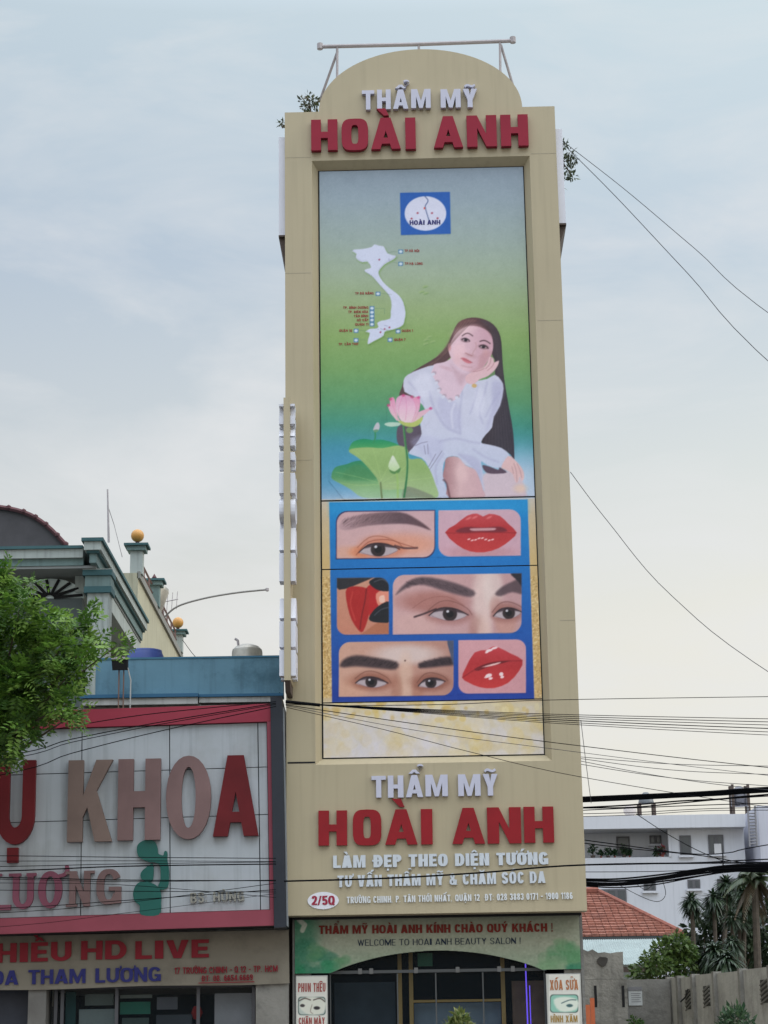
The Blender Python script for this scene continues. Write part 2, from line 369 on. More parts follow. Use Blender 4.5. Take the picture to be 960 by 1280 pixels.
def marks(comb, W, s, t, accent_gap=.07):
    """accents above / below / at the side of a cap"""
    h = W / 2; out = []; y = 1 + accent_gap; q = min(.30, max(.16, t * 1.0))
    has_c = '\u0302' in comb or '\u0306' in comb
    for m_ in comb:
        if m_ == '\u0302': out.append([[(h - .26, y), (h - .10, y), (h, y + q * .45), (h + .10, y), (h + .26, y), (h + .08, y + q), (h - .08, y + q)]])
        elif m_ == '\u0306': out.append([sweep(arc(h, y + q, .20, q * .8, 185, 355, 8), q * .55, q * .55)])
        elif m_ == '\u0303': out.append([sweep(curve([(h - .25, y + q * .3), (h - .12, y + q * .75), (h + .10, y + q * .35), (h + .25, y + q * .8)], 4), q * .6, q * .6)])
        elif m_ in '\u0300\u0301':
            sg = -1 if m_ == '\u0300' else 1; ox = h + (sg * .16 if has_c else 0); oy = y + (q * .9 if has_c else 0)
            r_ = [(ox - sg * .10, oy), (ox + sg * .04, oy), (ox + sg * .26, oy + q * 1.15), (ox + sg * .0, oy + q * 1.15)]
            out.append([r_])
        elif m_ == '\u0309':
            ox = h + (.24 if has_c else .0); oy = y + (q * .7 if has_c else 0)
            out.append([sweep(curve([(ox - .09, oy + q * 1.25), (ox + .02, oy + q * 1.5), (ox + .13, oy + q * 1.25), (ox + .08, oy + q * .85), (ox + .0, oy + q * .55), (ox, oy + q * .1)], 3), q * .45, q * .45)])
        elif m_ == '\u031b': out.append([sweep(curve([(W - s * .5, .86), (W + .06, .90), (W + .13, 1.02), (W + .10, 1.14)], 3), q * .6, q * .6)])
        elif m_ == '\u0323': out.append([rc(h - .09, h + .09, -.12 - q * .8, -.12)])
    return out
def letter_pieces(ch, W, s, t, e=2.6):
    d = unicodedata.normalize('NFD', ch); base = d[0]
    return glyph(base, W, s, t, e) + marks(d[1:], W, s, t)
def base_of(ch): return unicodedata.normalize('NFD', ch)[0]

def lettering(mb, frame, txt, p0, p1, cap, d0, d1, weight=.23, hbar=.17, gap=.09, e=2.6, ital=0.0, space=None):
    """one line of capitals: baseline from traced point p0 to p1 in FRAME, cap height CAP traced pixels, front at local y = d0"""
    a = Vector((*frame.at(*p0, d0),)); b = Vector((*frame.at(*p1, d0),)); up = Vector((*frame.at(p0[0], p0[1] - cap, d0),)) - a
    hM = up.length; ex = (b - a); LM = ex.length; ex.normalize(); ez = Vector((-ex.y, ex.x))
    tot = LM / hM; ws = []; sp_ = space if space is not None else .30
    nat = sum(WID.get(base_of(c), .6) if c != ' ' else sp_ for c in txt); gp = gap * (len(txt) - 1)
    k = (tot - gp) / nat
    s, t = weight * min(1.25, k ** .75), hbar
    x = 0.0; n = 0; split = mb if isinstance(mb, list) else None
    if split is not None: mb = MB(); split.append(mb)
    for c in txt:
        if c == ' ' and split is not None: mb = MB(); split.append(mb)
        bc = base_of(c); Wd = (WID.get(bc, .6) if c != ' ' else sp_) * k
        if c != ' ':
            ss = Wd if bc == 'I' else s
            for pc in letter_pieces(c, Wd, min(ss, Wd * .48) if bc != 'I' else ss, t, e):
                off = .0006 * (n % 3); n += 1
                def fn(gx, y, gy, x=x): 
                    q = a + ex * ((x + gx + ital * gy) * hM) + ez * (gy * hM); return (q.x, y, q.y)
                mb.prism(pc, d0 - off, d1, fn=fn)
        x += Wd + gap
    return mb
def line_words(frame, txt, p0, p1, cap, d0, d1, *a, material=None, parent=None, name='sign_word', **kw):
    out = []; lettering(out, frame, txt, p0, p1, cap, d0, d1, *a, **kw)
    return [q.build(name, material, parent) for q in out if q.v]
def letter(mb, frame, ch, x0, x1, yt, yb, d0, d1, weight=.36, hbar=.2, e=2.8, slope=0.0, gapaccent=.07):
    """one big raised letter whose body fills the traced box x0..x1, yt..yb"""
    a = Vector(frame.at(x0, yb, d0)); b = Vector(frame.at(x1, yb + slope * (x1 - x0), d0)); u = Vector(frame.at(x0, yt, d0))
    hM = (u - a).length; ex = b - a; Wn = ex.length / hM; ex.normalize(); ez = Vector((-ex.y, ex.x)); n = 0
    bc = base_of(ch)
    for pc in letter_pieces(ch, Wn, Wn if bc == 'I' else weight * Wn, hbar, e):
        def fn(gx, y, gy):
            q = a + ex * (gx * hM) + ez * (gy * hM); return (q.x, y, q.y)
        mb.prism(pc, d0 - .0006 * n, d1, fn=fn); n += 1
    return mb

# ------------------------------------------------------------------ printed pictures: a small painter whose canvas becomes a colour attribute
def lin(c): c = np.asarray(c, dtype=np.float64) / 255.; return np.where(c <= .04045, c / 12.92, ((c + .055) / 1.055) ** 2.4)
class Canvas:
    def __init__(s, x0, y0, x1, y1, k=2.0, base=(200, 200, 200)):
        s.x0, s.y0, s.k = x0, y0, k; s.w, s.h = int((x1 - x0) * k), int((y1 - y0) * k)
        s.A = np.zeros((s.h, s.w, 3)) + np.array(base, float)
        s.X, s.Y = np.meshgrid(x0 + (np.arange(s.w) + .5) / k, y0 + (np.arange(s.h) + .5) / k)
        s.clip = None
    def grad(s, stops, axis='y', x=None):
        p = [q[0] for q in stops]
        v = s.Y if axis == 'y' else s.X
        for i in range(3): s.A[..., i] = np.interp(v, p, [q[1][i] for q in stops])
    def _win(s, xa, ya, xb, yb):
        i0 = max(0, int((ya - s.y0) * s.k)); i1 = min(s.h, int((yb - s.y0) * s.k) + 2); j0 = max(0, int((xa - s.x0) * s.k)); j1 = min(s.w, int((xb - s.x0) * s.k) + 2)
        return (slice(i0, i1), slice(j0, j1)) if i1 > i0 and j1 > j0 else None
    def blend(s, sl, cov, col, alpha):
        if s.clip is not None: cov = cov * s.clip[sl]
        cov = (cov * alpha)[..., None]
        if callable(col): c = col(s.X[sl], s.Y[sl])
        else: c = np.array(col, float)
        s.A[sl] = s.A[sl] * (1 - cov) + c * cov
    def sdist(s, pts, X, Y, closed=True):
        d = np.full(X.shape, 1e9); ins = np.zeros(X.shape, bool); n = len(pts)
        for i in range(n if closed else n - 1):
            (ax, ay), (bx, by) = pts[i], pts[(i + 1) % n]
            ex, ey = bx - ax, by - ay; ll = ex * ex + ey * ey + 1e-9
            t = np.clip(((X - ax) * ex + (Y - ay) * ey) / ll, 0, 1)
            d = np.minimum(d, (X - ax - t * ex) ** 2 + (Y - ay - t * ey) ** 2)
            if closed and ay != by:
                c = (ay > Y) != (by > Y); ins ^= c & (X < ex * (Y - ay) / (ey if ey else 1e-9) + ax)
        d = np.sqrt(d); return np.where(ins, d, -d) if closed else -d
    def poly(s, pts, col, f=.8, alpha=1.0, sm=3):
        if sm: pts = curve(pts, sm, True)
        xs = [p[0] for p in pts]; ys = [p[1] for p in pts]; sl = s._win(min(xs) - f, min(ys) - f, max(xs) + f, max(ys) + f)
        if sl is None: return
        d = s.sdist(pts, s.X[sl], s.Y[sl]); c = np.clip(.5 + d / max(f, .3), 0, 1); c = c * c * (3 - 2 * c)
        s.blend(sl, c, col, alpha)
    def ell(s, cx, cy, rx, ry, col, f=.8, alpha=1.0, rot=0.0):
        r = max(rx, ry) + f; sl = s._win(cx - r, cy - r, cx + r, cy + r)
        if sl is None: return
        a = R(rot); u = (s.X[sl] - cx) * math.cos(a) + (s.Y[sl] - cy) * math.sin(a); v = -(s.X[sl] - cx) * math.sin(a) + (s.Y[sl] - cy) * math.cos(a)
        d = (1 - np.sqrt((u / rx) ** 2 + (v / ry) ** 2)) * min(rx, ry)
        c = np.clip(.5 + d / max(f, .3), 0, 1); s.blend(sl, c * c * (3 - 2 * c), col, alpha)
    def line(s, pts, wd, col, f=.7, alpha=1.0, sm=3):
        if sm and len(pts) > 2: pts = curve(pts, sm)
        q = wd + f; xs = [p[0] for p in pts]; ys = [p[1] for p in pts]; sl = s._win(min(xs) - q, min(ys) - q, max(xs) + q, max(ys) + q)
        if sl is None: return
        d = s.sdist(pts, s.X[sl], s.Y[sl], False) + wd / 2
        c = np.clip(.5 + d / max(f, .3), 0, 1); s.blend(sl, c * c * (3 - 2 * c), col, alpha)
    def rrect(s, x0, y0, x1, y1, r, corners='TL TR BL BR'):
        o = []
        for nm, cx, cy, a in (('TL', x0 + r, y0 + r, 180), ('TR', x1 - r, y0 + r, 270), ('BR', x1 - r, y1 - r, 0), ('BL', x0 + r, y1 - r, 90)):
            if nm in corners: o += arc(cx, cy, r, r, a, a + 90, 6)
            else: o.append({'TL': (x0, y0), 'TR': (x1, y0), 'BR': (x1, y1), 'BL': (x0, y1)}[nm])
        return o
    def mask(s, pts, f=.8):
        d = s.sdist(pts, s.X, s.Y); return np.clip(.5 + d / f, 0, 1)
    def grain(s, amt, blk=1):
        h, w_ = s.h // blk + 1, s.w // blk + 1
        n = np.repeat(np.repeat(RNG.normal(0, amt, (h, w_, 1)), blk, 0), blk, 1)[:s.h, :s.w]; s.A += n
    def sample(s, px, py):
        u = np.clip((px - s.x0) * s.k - .5, 0, s.w - 1.001); v = np.clip((py - s.y0) * s.k - .5, 0, s.h - 1.001)
        i, j = v.astype(int), u.astype(int); fy, fx = (v - i)[:, None], (u - j)[:, None]
        return (s.A[i, j] * (1 - fx) + s.A[i, j + 1] * fx) * (1 - fy) + (s.A[i + 1, j] * (1 - fx) + s.A[i + 1, j + 1] * fx) * fy
LUM = np.array([.80, .84, .92])          # light that falls on the street fronts: display colour / light = paint colour
def paint_lin(rgb): return np.clip(lin(np.clip(rgb, 0, 255)) / LUM, .004, .88)

def printed(name, cv, frame, d, rect, parent, material, dens=1.15, keep=None, trace=None, label=None):
    """a flat print on FRAME at local y = d over RECT (x0, x1, z0, z1); KEEP is an outline in traced points that cuts it to shape"""
    x0, x1, z0, z1 = rect
    c = frame.M @ Vector(((x0 + x1) / 2, d, (z0 + z1) / 2)); ppm = F_PX / (c - CAM).length
    nx = max(2, int((x1 - x0) * ppm * dens)); nz = max(2, int((z1 - z0) * ppm * dens))
    gx, gz = np.meshgrid(np.linspace(x0, x1, nx + 1), np.linspace(z0, z1, nz + 1))
    lx, lz = gx.ravel(), gz.ravel()
    M3 = np.array(frame.M); wp = (M3[:3, :3] @ np.stack([lx, np.full_like(lx, TRACE_D if trace is None else trace), lz])).T + M3[:3, 3]
    q = wp - np.array(CAM); dz = q @ np.array(_F); px = CX + F_PX * (q @ np.array(_R)) / dz; py = CY - F_PX * (q @ np.array(_U)) / dz
    col = np.concatenate([paint_lin(cv.sample(px, py)), np.ones((len(px), 1))], 1)
    idx = np.arange((nx + 1) * (nz + 1)).reshape(nz + 1, nx + 1)
    f = np.stack([idx[:-1, :-1], idx[:-1, 1:], idx[1:, 1:], idx[1:, :-1]], -1).reshape(-1, 4)
    if keep is not None:
        pxg = px.reshape(nz + 1, nx + 1); pyg = py.reshape(nz + 1, nx + 1)
        cx = (pxg[:-1, :-1] + pxg[1:, 1:]) / 2; cy = (pyg[:-1, :-1] + pyg[1:, 1:]) / 2
        f = f[(cv.sdist(keep, cx, cy) > 0).ravel()]
        used = np.unique(f); re = np.full(idx.size, -1); re[used] = np.arange(len(used)); f = re[f]; lx, lz, col = lx[used], lz[used], col[used]
    me = bpy.data.meshes.new(name)
    me.vertices.add(len(lx)); me.vertices.foreach_set('co', np.stack([lx, np.full_like(lx, d), lz], 1).astype(np.float32).ravel())
    me.loops.add(f.size); me.loops.foreach_set('vertex_index', f.astype(np.int32).ravel())
    me.polygons.add(len(f)); me.polygons.foreach_set('loop_start', np.arange(0, f.size, 4, dtype=np.int32)); me.polygons.foreach_set('loop_total', np.full(len(f), 4, dtype=np.int32))
    me.update(calc_edges=True); me.validate()
    a = me.color_attributes.new('Col', 'FLOAT_COLOR', 'POINT'); a.data.foreach_set('color', col.astype(np.float32).ravel())
    me.materials.append(material)
    o = bpy.data.objects.new(name, me); COL.objects.link(o); o.parent = parent
    if label: o['label'] = label
    return o
TRACE_D = 0.12

# ---- the tall advert -------------------------------------------------------------------------------------------------
def sc_(pts, ox, oy, k): return [(ox + x / k, oy + y / k) for x, y in pts]
cv = Canvas(394, 200, 692, 952, 2.0)
cv.grad([(204, (133, 149, 170)), (250, (138, 155, 170)), (300, (143, 160, 160)), (345, (145, 163, 144)), (385, (138, 160, 118)), (420, (126, 156, 98)), (460, (108, 149, 94)), (500, (84, 141, 102)), (530, (62, 136, 122)), (555, (62, 138, 152)), (580, (78, 148, 184)), (605, (120, 166, 205)), (625, (165, 185, 215))])
# lighter haze lower right, darker teal left
cv.ell(655, 618, 75, 50, (190, 200, 222), f=60, alpha=.75)
cv.ell(420, 585, 60, 34, (58, 132, 172), f=40, alpha=.5)
def lg(y0, c0, y1, c1, axis='y'):
    c0, c1 = np.array(c0, float), np.array(c1, float)
    def fn(X, Y):
        t = np.clip(((Y if axis == 'y' else X) - y0) / (y1 - y0), 0, 1)[..., None]; return c0 * (1 - t) + c1 * t
    return fn
# logo
LOGO = [(500, 240.5), (562.5, 239.5), (563.5, 292), (501, 293.5)]
cv.poly(LOGO, (28, 84, 168), .6, sm=0)
cv.ell(531.8, 266.5, 26, 21.5, (196, 200, 226), .9)
cv.line([(531, 245), (535, 250), (533.5, 254), (531.5, 258), (534, 268), (537, 277)], 1.0, (60, 80, 130), .8)
for x, y in ((522, 266), (540, 266), (514.5, 273), (547, 272.5)): cv.ell(x, y, 1.3, 1.2, (150, 60, 80), .7)
cv.ell(530.5, 260, .9, 1.4, (200, 70, 50), .7)
# map of the long curved country
K = 5.82
MAP = sc_([(235, 545), (250, 533), (300, 530), (375, 515), (395, 495), (430, 505), (462, 510), (475, 530), (490, 558), (520, 572), (553, 580), (540, 600), (505, 620), (470, 640), (435, 678), (425, 705), (440, 740), (465, 775), (500, 808), (535, 835), (575, 868), (605, 915), (622, 990), (615, 1045), (605, 1080), (575, 1100), (540, 1112), (500, 1122), (470, 1132), (462, 1160), (430, 1180), (390, 1200), (348, 1222), (352, 1180), (362, 1140), (330, 1130), (365, 1110), (405, 1108), (425, 1095), (415, 1068), (450, 1050), (510, 1035), (514, 985), (520, 940), (510, 880), (475, 835), (440, 798), (408, 760), (375, 725), (330, 697), (325, 682), (350, 672), (372, 662), (345, 622), (310, 625), (280, 613), (260, 590), (265, 565)], 400, 220, K)
cv.poly([(x + 1.2, y + 1.6) for x, y in MAP], (104, 140, 78), 4.5, .75, sm=2)
cv.poly(MAP, (190, 197, 224), .8, sm=2)
for a, b in (((500, 600), (505, 620)), ((440, 1108), (460, 1118)), ((470, 1085), (490, 1090)), ((420, 1112), (425, 1116))):
    p = sc_([a, b], 400, 220, K); cv.line(p, .7, (120, 125, 160), .8, .7, 0)
for p in ((431, 607), (470, 1112), (440, 1135), (505, 1100)): q = sc_([p], 400, 220, K)[0]; cv.ell(q[0], q[1], 1.1, 1.1, (140, 60, 90), .8)
ICON = [(587, 548), (587, 637), (422, 855), (378, 960), (378, 990), (378, 1018), (378, 1046), (378, 1077), (262, 1124), (262, 1193), (568, 1128), (510, 1190)]
for p in ICON:
    x, y = sc_([p], 400, 220, K)[0]; cv.poly([(x - 3, y - 2.6), (x + 3, y - 2.6), (x + 3, y + 2.6), (x - 3, y + 2.6)], (74, 116, 160), .7, sm=0); cv.ell(x, y, 2.1, 1.7, (190, 205, 220), .8)
for a in ([(565, 548), (520, 550), (490, 560)], [(565, 632), (530, 625)], [(445, 852), (520, 862)], [(400, 962), (470, 962), (470, 1000)], [(280, 1122), (350, 1124)], [(280, 1190), (330, 1190)], [(550, 1128), (480, 1118)], [(492, 1185), (450, 1160)]):
    cv.line(sc_(a, 400, 220, K), .45, (90, 120, 100), .6, .7, 0)
for p in ((765, 802), (740, 840), (770, 850), (795, 1170), (770, 1220), (820, 1205), (775, 1190)):
    x, y = sc_([p], 400, 220, K)[0]; cv.ell(x, y, 3.4, 1.5, (146, 170, 120), 1.4, .7, rot=-15); cv.ell(x + .6, y + 1, 3, .8, (92, 128, 78), 1.2, .5, rot=-15)
# seated woman
K = 5.122
def w_(pts): return sc_(pts, 490, 380, K)
def we(cx, cy, rx, ry, *a, **k): cv.ell(490 + cx / K, 380 + cy / K, rx / K, ry / K, *a, **k)
HAIR = w_([(540, 85), (480, 90), (420, 122), (385, 190), (350, 270), (290, 335), (190, 395), (120, 440), (80, 480), (60, 540), (45, 590), (100, 610), (300, 430), (420, 300), (630, 300), (660, 450), (650, 700), (570, 860), (600, 905), (700, 925), (760, 965), (784, 992), (776, 820), (755, 690), (728, 540), (712, 420), (706, 330), (700, 240), (685, 180), (650, 130), (600, 100)])
HC = lambda X, Y: np.stack([np.interp(X + .25 * (Y - 480), [505, 575, 612, 640], v) for v in ([80, 84, 50, 52], [60, 57, 40, 48], [64, 62, 48, 60])], -1)
cv.poly(HAIR, HC, .9, sm=2)
for k in range(26):                                  # strands
    t = k / 25; x0 = 600 + 95 * t; x1 = 600 + 175 * t
    cv.line(w_([(x0 - 30, 150 + 40 * t), (x0, 420), (x0 + 10 + 20 * t, 620), (x1 - 10, 880 + 70 * t)]), .5, (96, 84, 96) if k % 3 else (34, 32, 44), .8, .35)
for k in range(14):
    t = k / 13; cv.line(w_([(420 + 60 * t, 130), (370 + 20 * t, 260), (290 - 10 * t, 350 + 20 * t), (130 - 50 * t, 450 + 40 * t)]), .5, (128, 98, 92) if k % 2 else (66, 46, 50), .8, .4)
cv.poly(w_([(430, 112), (500, 96), (540, 108), (470, 125), (420, 170), (395, 210)]), (122, 84, 84), 4, .6)
cv.poly(w_([(35, 790), (33, 880), (70, 925), (130, 952), (190, 890), (215, 800), (150, 770), (80, 770)]), (84, 74, 92), 1.2)
SK = lambda X, Y: np.stack([np.interp(X, [545, 575, 606], v) for v in ([208, 208, 192], [180, 178, 154], [198, 194, 172])], -1)
cv.poly(w_([(375, 290), (380, 340), (335, 370), (270, 385), (250, 430), (280, 520), (320, 600), (375, 640), (430, 615), (475, 560), (490, 460), (520, 420), (480, 300)]), (204, 180, 200), 1.2)
cv.poly(w_([(375, 385), (420, 425), (470, 445), (520, 430), (470, 480), (440, 520), (410, 470)]), (176, 142, 158), 7, .5)
cv.poly(w_([(300, 395), (360, 400), (385, 430), (330, 415)]), (186, 150, 166), 3, .5)
FACE = w_([(440, 160), (500, 138), (570, 148), (630, 190), (648, 255), (640, 315), (615, 360), (585, 405), (540, 432), (490, 432), (448, 418), (405, 385), (372, 330), (362, 285), (376, 245), (400, 200)])
cv.poly(FACE, SK, 1.1)
we(470, 165, 70, 22, (222, 192, 200), f=8, alpha=.5, rot=-15)
we(430, 300, 40, 50, (222, 186, 198), f=8, alpha=.6)
cv.poly(w_([(560, 330), (630, 300), (640, 320), (612, 362), (583, 405), (540, 432), (500, 432), (550, 400)]), (164, 112, 116), 6, .30)
we(368, 275, 10, 24, (190, 140, 146), f=1.5)
cv.poly(w_([(395, 205), (430, 165), (490, 140), (540, 140), (600, 165), (640, 215), (632, 190), (590, 150), (530, 128), (470, 140), (420, 165)]), (150, 112, 118), 3.0, .6)
for k in range(16):
    t = k / 15; cv.line(w_([(540 - 120 * t, 96 + 40 * t * t), (480 - 110 * t, 150 + 60 * t), (395 - 60 * t, 240 + 40 * t), (340 - 60 * t, 320 + 20 * t)]), .6, ((150, 116, 112), (58, 42, 48), (112, 82, 82))[k % 3], .9, .35)
for k in range(14):
    t = k / 13; cv.line(w_([(560 + 60 * t, 100 + 10 * t), (640 + 40 * t, 170 + 10 * t), (668 + 30 * t, 300), (680 + 35 * t, 460)]), .6, ((104, 88, 96), (36, 32, 42), (70, 60, 70))[k % 3], .9, .4)
cv.line(w_([(450, 203), (470, 189), (492, 187), (517, 203)]), 1.2, (74, 52, 58), 1.3, .9)
cv.line(w_([(564, 238), (586, 232), (606, 237), (628, 252)]), 1.4, (66, 46, 52), 1.3, .9)
we(468, 230, 26, 13, (96, 66, 76), f=2.4, alpha=.8, rot=12); we(586, 273, 30, 14, (86, 56, 64), f=2.4, alpha=.85, rot=10)
we(470, 231, 16, 7, (180, 168, 182), f=1, rot=12); we(585, 275, 19, 8, (180, 168, 176), f=1, rot=10)
we(472, 230, 11, 9, (38, 30, 38), f=1.1); we(586, 274, 12, 9, (38, 30, 38), f=1.1)
cv.line(w_([(447, 226), (468, 217), (492, 228), (497, 238)]), 1.0, (44, 32, 40), .8); cv.line(w_([(560, 270), (584, 260), (608, 272), (616, 284)]), 1.0, (44, 32, 40), .8)
cv.line(w_([(535, 245), (540, 275), (520, 305), (518, 325)]), 1.0, (170, 128, 134), 2.2, .6)
cv.line(w_([(470, 312), (490, 322), (512, 330)]), 1.1, (150, 98, 102), 1.2, .7)
cv.poly(w_([(440, 345), (460, 342), (480, 350), (512, 372), (494, 380), (466, 370)]), (190, 112, 126), 1.4)
cv.line(w_([(440, 346), (478, 358), (518, 375)]), .6, (140, 66, 80), 1.0, .8)
WT = lambda X, Y: np.stack([np.interp(Y, [455, 520, 600], v) for v in ([186, 190, 178], [188, 193, 186], [212, 218, 214])], -1)
DRESS = w_([(270, 390), (180, 415), (100, 452), (74, 490), (80, 560), (140, 590), (170, 620), (215, 680), (180, 760), (190, 830), (150, 900), (118, 935), (112, 960), (190, 985), (232, 1040), (262, 1130), (290, 1238), (356, 1238), (332, 1130), (325, 1055), (350, 982), (420, 976), (450, 1020), (520, 1050), (560, 1110), (572, 1170), (592, 1192), (578, 1060), (570, 1005), (610, 1030), (690, 1050), (735, 1000), (752, 965), (700, 920), (610, 897), (570, 885), (600, 835), (640, 790), (652, 720), (692, 650), (714, 540), (700, 490), (660, 452), (610, 478), (550, 490), (482, 505), (455, 545), (422, 597), (375, 625), (342, 592), (300, 562), (310, 538), (285, 500), (252, 435)])
cv.poly(DRESS, WT, .9, sm=2)
for p, wd in (([(240, 560), (260, 640), (300, 720), (350, 790), (430, 825)], 2.0), ([(450, 560), (440, 640), (430, 740), (440, 830)], 1.4), ([(550, 520), (535, 600), (500, 700)], 1.2), ([(610, 500), (590, 580), (560, 680), (580, 760)], 1.4), ([(690, 560), (640, 640), (600, 720)], 1.2), ([(300, 880), (400, 860), (500, 880), (560, 890)], 1.6), ([(330, 960), (280, 1040), (290, 1150)], 1.4), ([(230, 920), (260, 1000)], 1.2), ([(430, 960), (480, 1000), (560, 1080)], 1.4), ([(110, 500), (160, 560), (200, 640)], 1.4), ([(520, 930), (600, 980), (680, 1010)], 1.4)):
    cv.line(w_(p), wd * 1.4, (150, 150, 188), 4.0, .42)
cv.poly(w_([(640, 500), (700, 500), (712, 560), (690, 650), (650, 720), (620, 790), (600, 800), (640, 650)]), (158, 158, 196), 7, .5)
cv.poly(w_([(300, 600), (420, 640), (440, 800), (360, 790), (300, 700)]), (164, 164, 202), 9, .4); cv.poly(w_([(120, 880), (200, 840), (330, 880), (290, 1000), (200, 960)]), (168, 170, 206), 8, .4); cv.poly(w_([(440, 960), (560, 1000), (575, 1150), (520, 1040)]), (160, 160, 196), 6, .5)
cv.ell(*w_([(200, 520)])[0], 12, 16, (208, 210, 232), 8, .5); cv.ell(*w_([(560, 620)])[0], 7, 16, (208, 210, 232), 6, .5)
for x, y in ((270, 440), (290, 495), (305, 545), (335, 585), (375, 612), (420, 590)): we(x, y, 14, 11, (158, 140, 160), f=1.4, alpha=.7); we(x - 6, y + 8, 12, 10, (196, 198, 220), f=1.2)
cv.line(w_([(400, 640), (380, 700), (390, 790)]), 2.4, (204, 206, 228), 3, .6)
we(505, 330, 30, 9, (150, 104, 108), f=5, alpha=.35, rot=12); we(420, 350, 26, 30, (214, 176, 186), f=7, alpha=.5); we(600, 310, 16, 22, (196, 150, 154), f=6, alpha=.45); cv.line(w_([(446, 392), (480, 402), (510, 404)]), 1.4, (170, 126, 134), 2.6, .5)
HAND = w_([(628, 335), (650, 350), (655, 372), (684, 362), (676, 395), (650, 430), (610, 462), (560, 482), (522, 512), (480, 502), (472, 462), (520, 432), (575, 412), (604, 385), (618, 352)])
cv.poly(HAND, (206, 172, 184), 1.0)
for p in ([(655, 372), (640, 400), (610, 425)], [(634, 345), (625, 385), (600, 412)], [(520, 432), (560, 425), (590, 412)]): cv.line(w_(p), .7, (150, 100, 108), 1.2, .7)
we(527, 522, 16, 13, (190, 160, 110), f=1.2)
cv.poly(w_([(585, 1090), (680, 1070), (760, 1075), (825, 1110), (850, 1180), (842, 1238), (580, 1238), (590, 1190)]), (196, 176, 190), 4, .9)
cv.poly(w_([(350, 984), (420, 978), (470, 1030), (530, 1058), (560, 1115), (582, 1185), (582, 1240), (366, 1240), (352, 1150), (326, 1105), (336, 1040)]), lambda X, Y: np.stack([np.interp(X, [553, 575, 605], v) for v in ([150, 198, 190], [110, 166, 156], [118, 174, 168])], -1), 1.2)
cv.line(w_([(330, 1125), (350, 1150), (370, 1238)]), 2.2, (92, 60, 70), 2.0, .8)
we(445, 1080, 40, 60, (214, 184, 190), f=8, alpha=.5)
cv.poly(w_([(578, 1032), (620, 1038), (680, 1060), (690, 1045), (735, 1078), (650, 1086), (600, 1075)]), (82, 66, 84), 1.4)
cv.poly(w_([(745, 972), (790, 1000), (838, 1060), (846, 1112), (830, 1132), (818, 1105), (806, 1138), (794, 1142), (780, 1110), (770, 1085), (725, 1060), (700, 1040)]), (206, 174, 180), 1.2)
for p in ([(780, 1020), (796, 1070), (800, 1135)], [(800, 1020), (820, 1065), (830, 1110)], [(768, 1040), (778, 1085)]): cv.line(w_(p), .8, (160, 116, 124), 1.2, .7)
we(822, 1180, 40, 26, (214, 186, 168), f=7, alpha=.7)
for p in ([(150, 905), (190, 888), (228, 880)], [(205, 905), (215, 960)], [(228, 895), (232, 960)], [(130, 890), (185, 845)], [(240, 1060), (320, 940)], [(235, 1040), (280, 960)]): cv.line(w_(p), .6, (96, 90, 120), .8, .8, 0)
WOMAN = w_([(540, 78), (470, 82), (408, 118), (372, 190), (335, 270), (280, 325), (180, 385), (105, 432), (66, 480), (46, 545), (30, 600), (28, 900), (110, 980), (190, 1010), (250, 1150), (280, 1240), (880, 1240), (870, 1110), (800, 990), (790, 820), (768, 690), (740, 540), (724, 420), (718, 330), (712, 240), (697, 175), (660, 122), (605, 92)])
# lotus plant
def l_(pts): return sc_(pts, 400, 480, 6.0)
def le(cx, cy, rx, ry, *a, **k): cv.ell(400 + cx / 6, 480 + cy / 6, rx / 6, ry / 6, *a, **k)
cv.poly(l_([(85, 690), (95, 650), (125, 618), (200, 600), (262, 578), (330, 585), (430, 700), (480, 745), (660, 775), (860, 850), (700, 862), (500, 856), (320, 850), (230, 790), (150, 745), (95, 715)]), lambda X, Y: np.stack([np.interp(Y, [577, 596, 606, 622], v) for v in ([40, 78, 122, 146], [126, 140, 164, 180], [92, 96, 116, 150])], -1), 1.2)
cv.poly(l_([(200, 640), (300, 600), (420, 705), (300, 720), (180, 710)]), (66, 128, 84), 6, .7)
cv.poly(l_([(224, 466), (255, 428), (330, 410), (400, 420), (450, 415), (540, 435), (600, 470), (480, 490), (320, 478), (222, 502)]), lg(548, (20, 130, 92), 560, (70, 150, 92)), 1.0)
cv.poly(l_([(218, 508), (240, 484), (350, 474), (470, 480), (580, 460), (655, 485), (670, 560), (760, 560), (822, 640), (862, 740), (886, 846), (760, 850), (640, 790), (470, 790), (425, 705), (335, 598), (275, 545)]), lambda X, Y: np.stack([np.interp(Y, [558, 585, 610], v) for v in ([142, 132, 148], [172, 163, 174], [112, 104, 128])], -1), 1.1)
for p in ([(460, 720), (330, 560), (260, 500)], [(460, 720), (430, 600), (400, 490)], [(460, 720), (520, 600), (560, 480)], [(460, 740), (620, 640), (660, 570)], [(470, 750), (680, 720), (840, 700)], [(470, 760), (700, 790), (870, 830)], [(440, 740), (300, 700), (120, 660)], [(440, 750), (300, 760), (160, 740)]):
    cv.line(l_(p), .5, (166, 196, 130), .9, .55)
cv.line(l_([(455, 740), (458, 790), (465, 860)]), 2.2, (104, 122, 84), 1.0)
cv.poly(l_([(640, 770), (740, 790), (860, 850), (690, 850), (620, 850)]), (116, 124, 110), 2.5, .8)
cv.line(l_([(626, 310), (640, 440), (655, 580), (648, 720), (630, 850)]), 2.6, (52, 112, 72), 1.0); cv.line(l_([(622, 310), (634, 440), (649, 580), (642, 720)]), .7, (120, 165, 110), .9, .7)
cv.line(l_([(412, 350), (415, 400), (400, 440)]), 1.7, (44, 130, 84), .9)
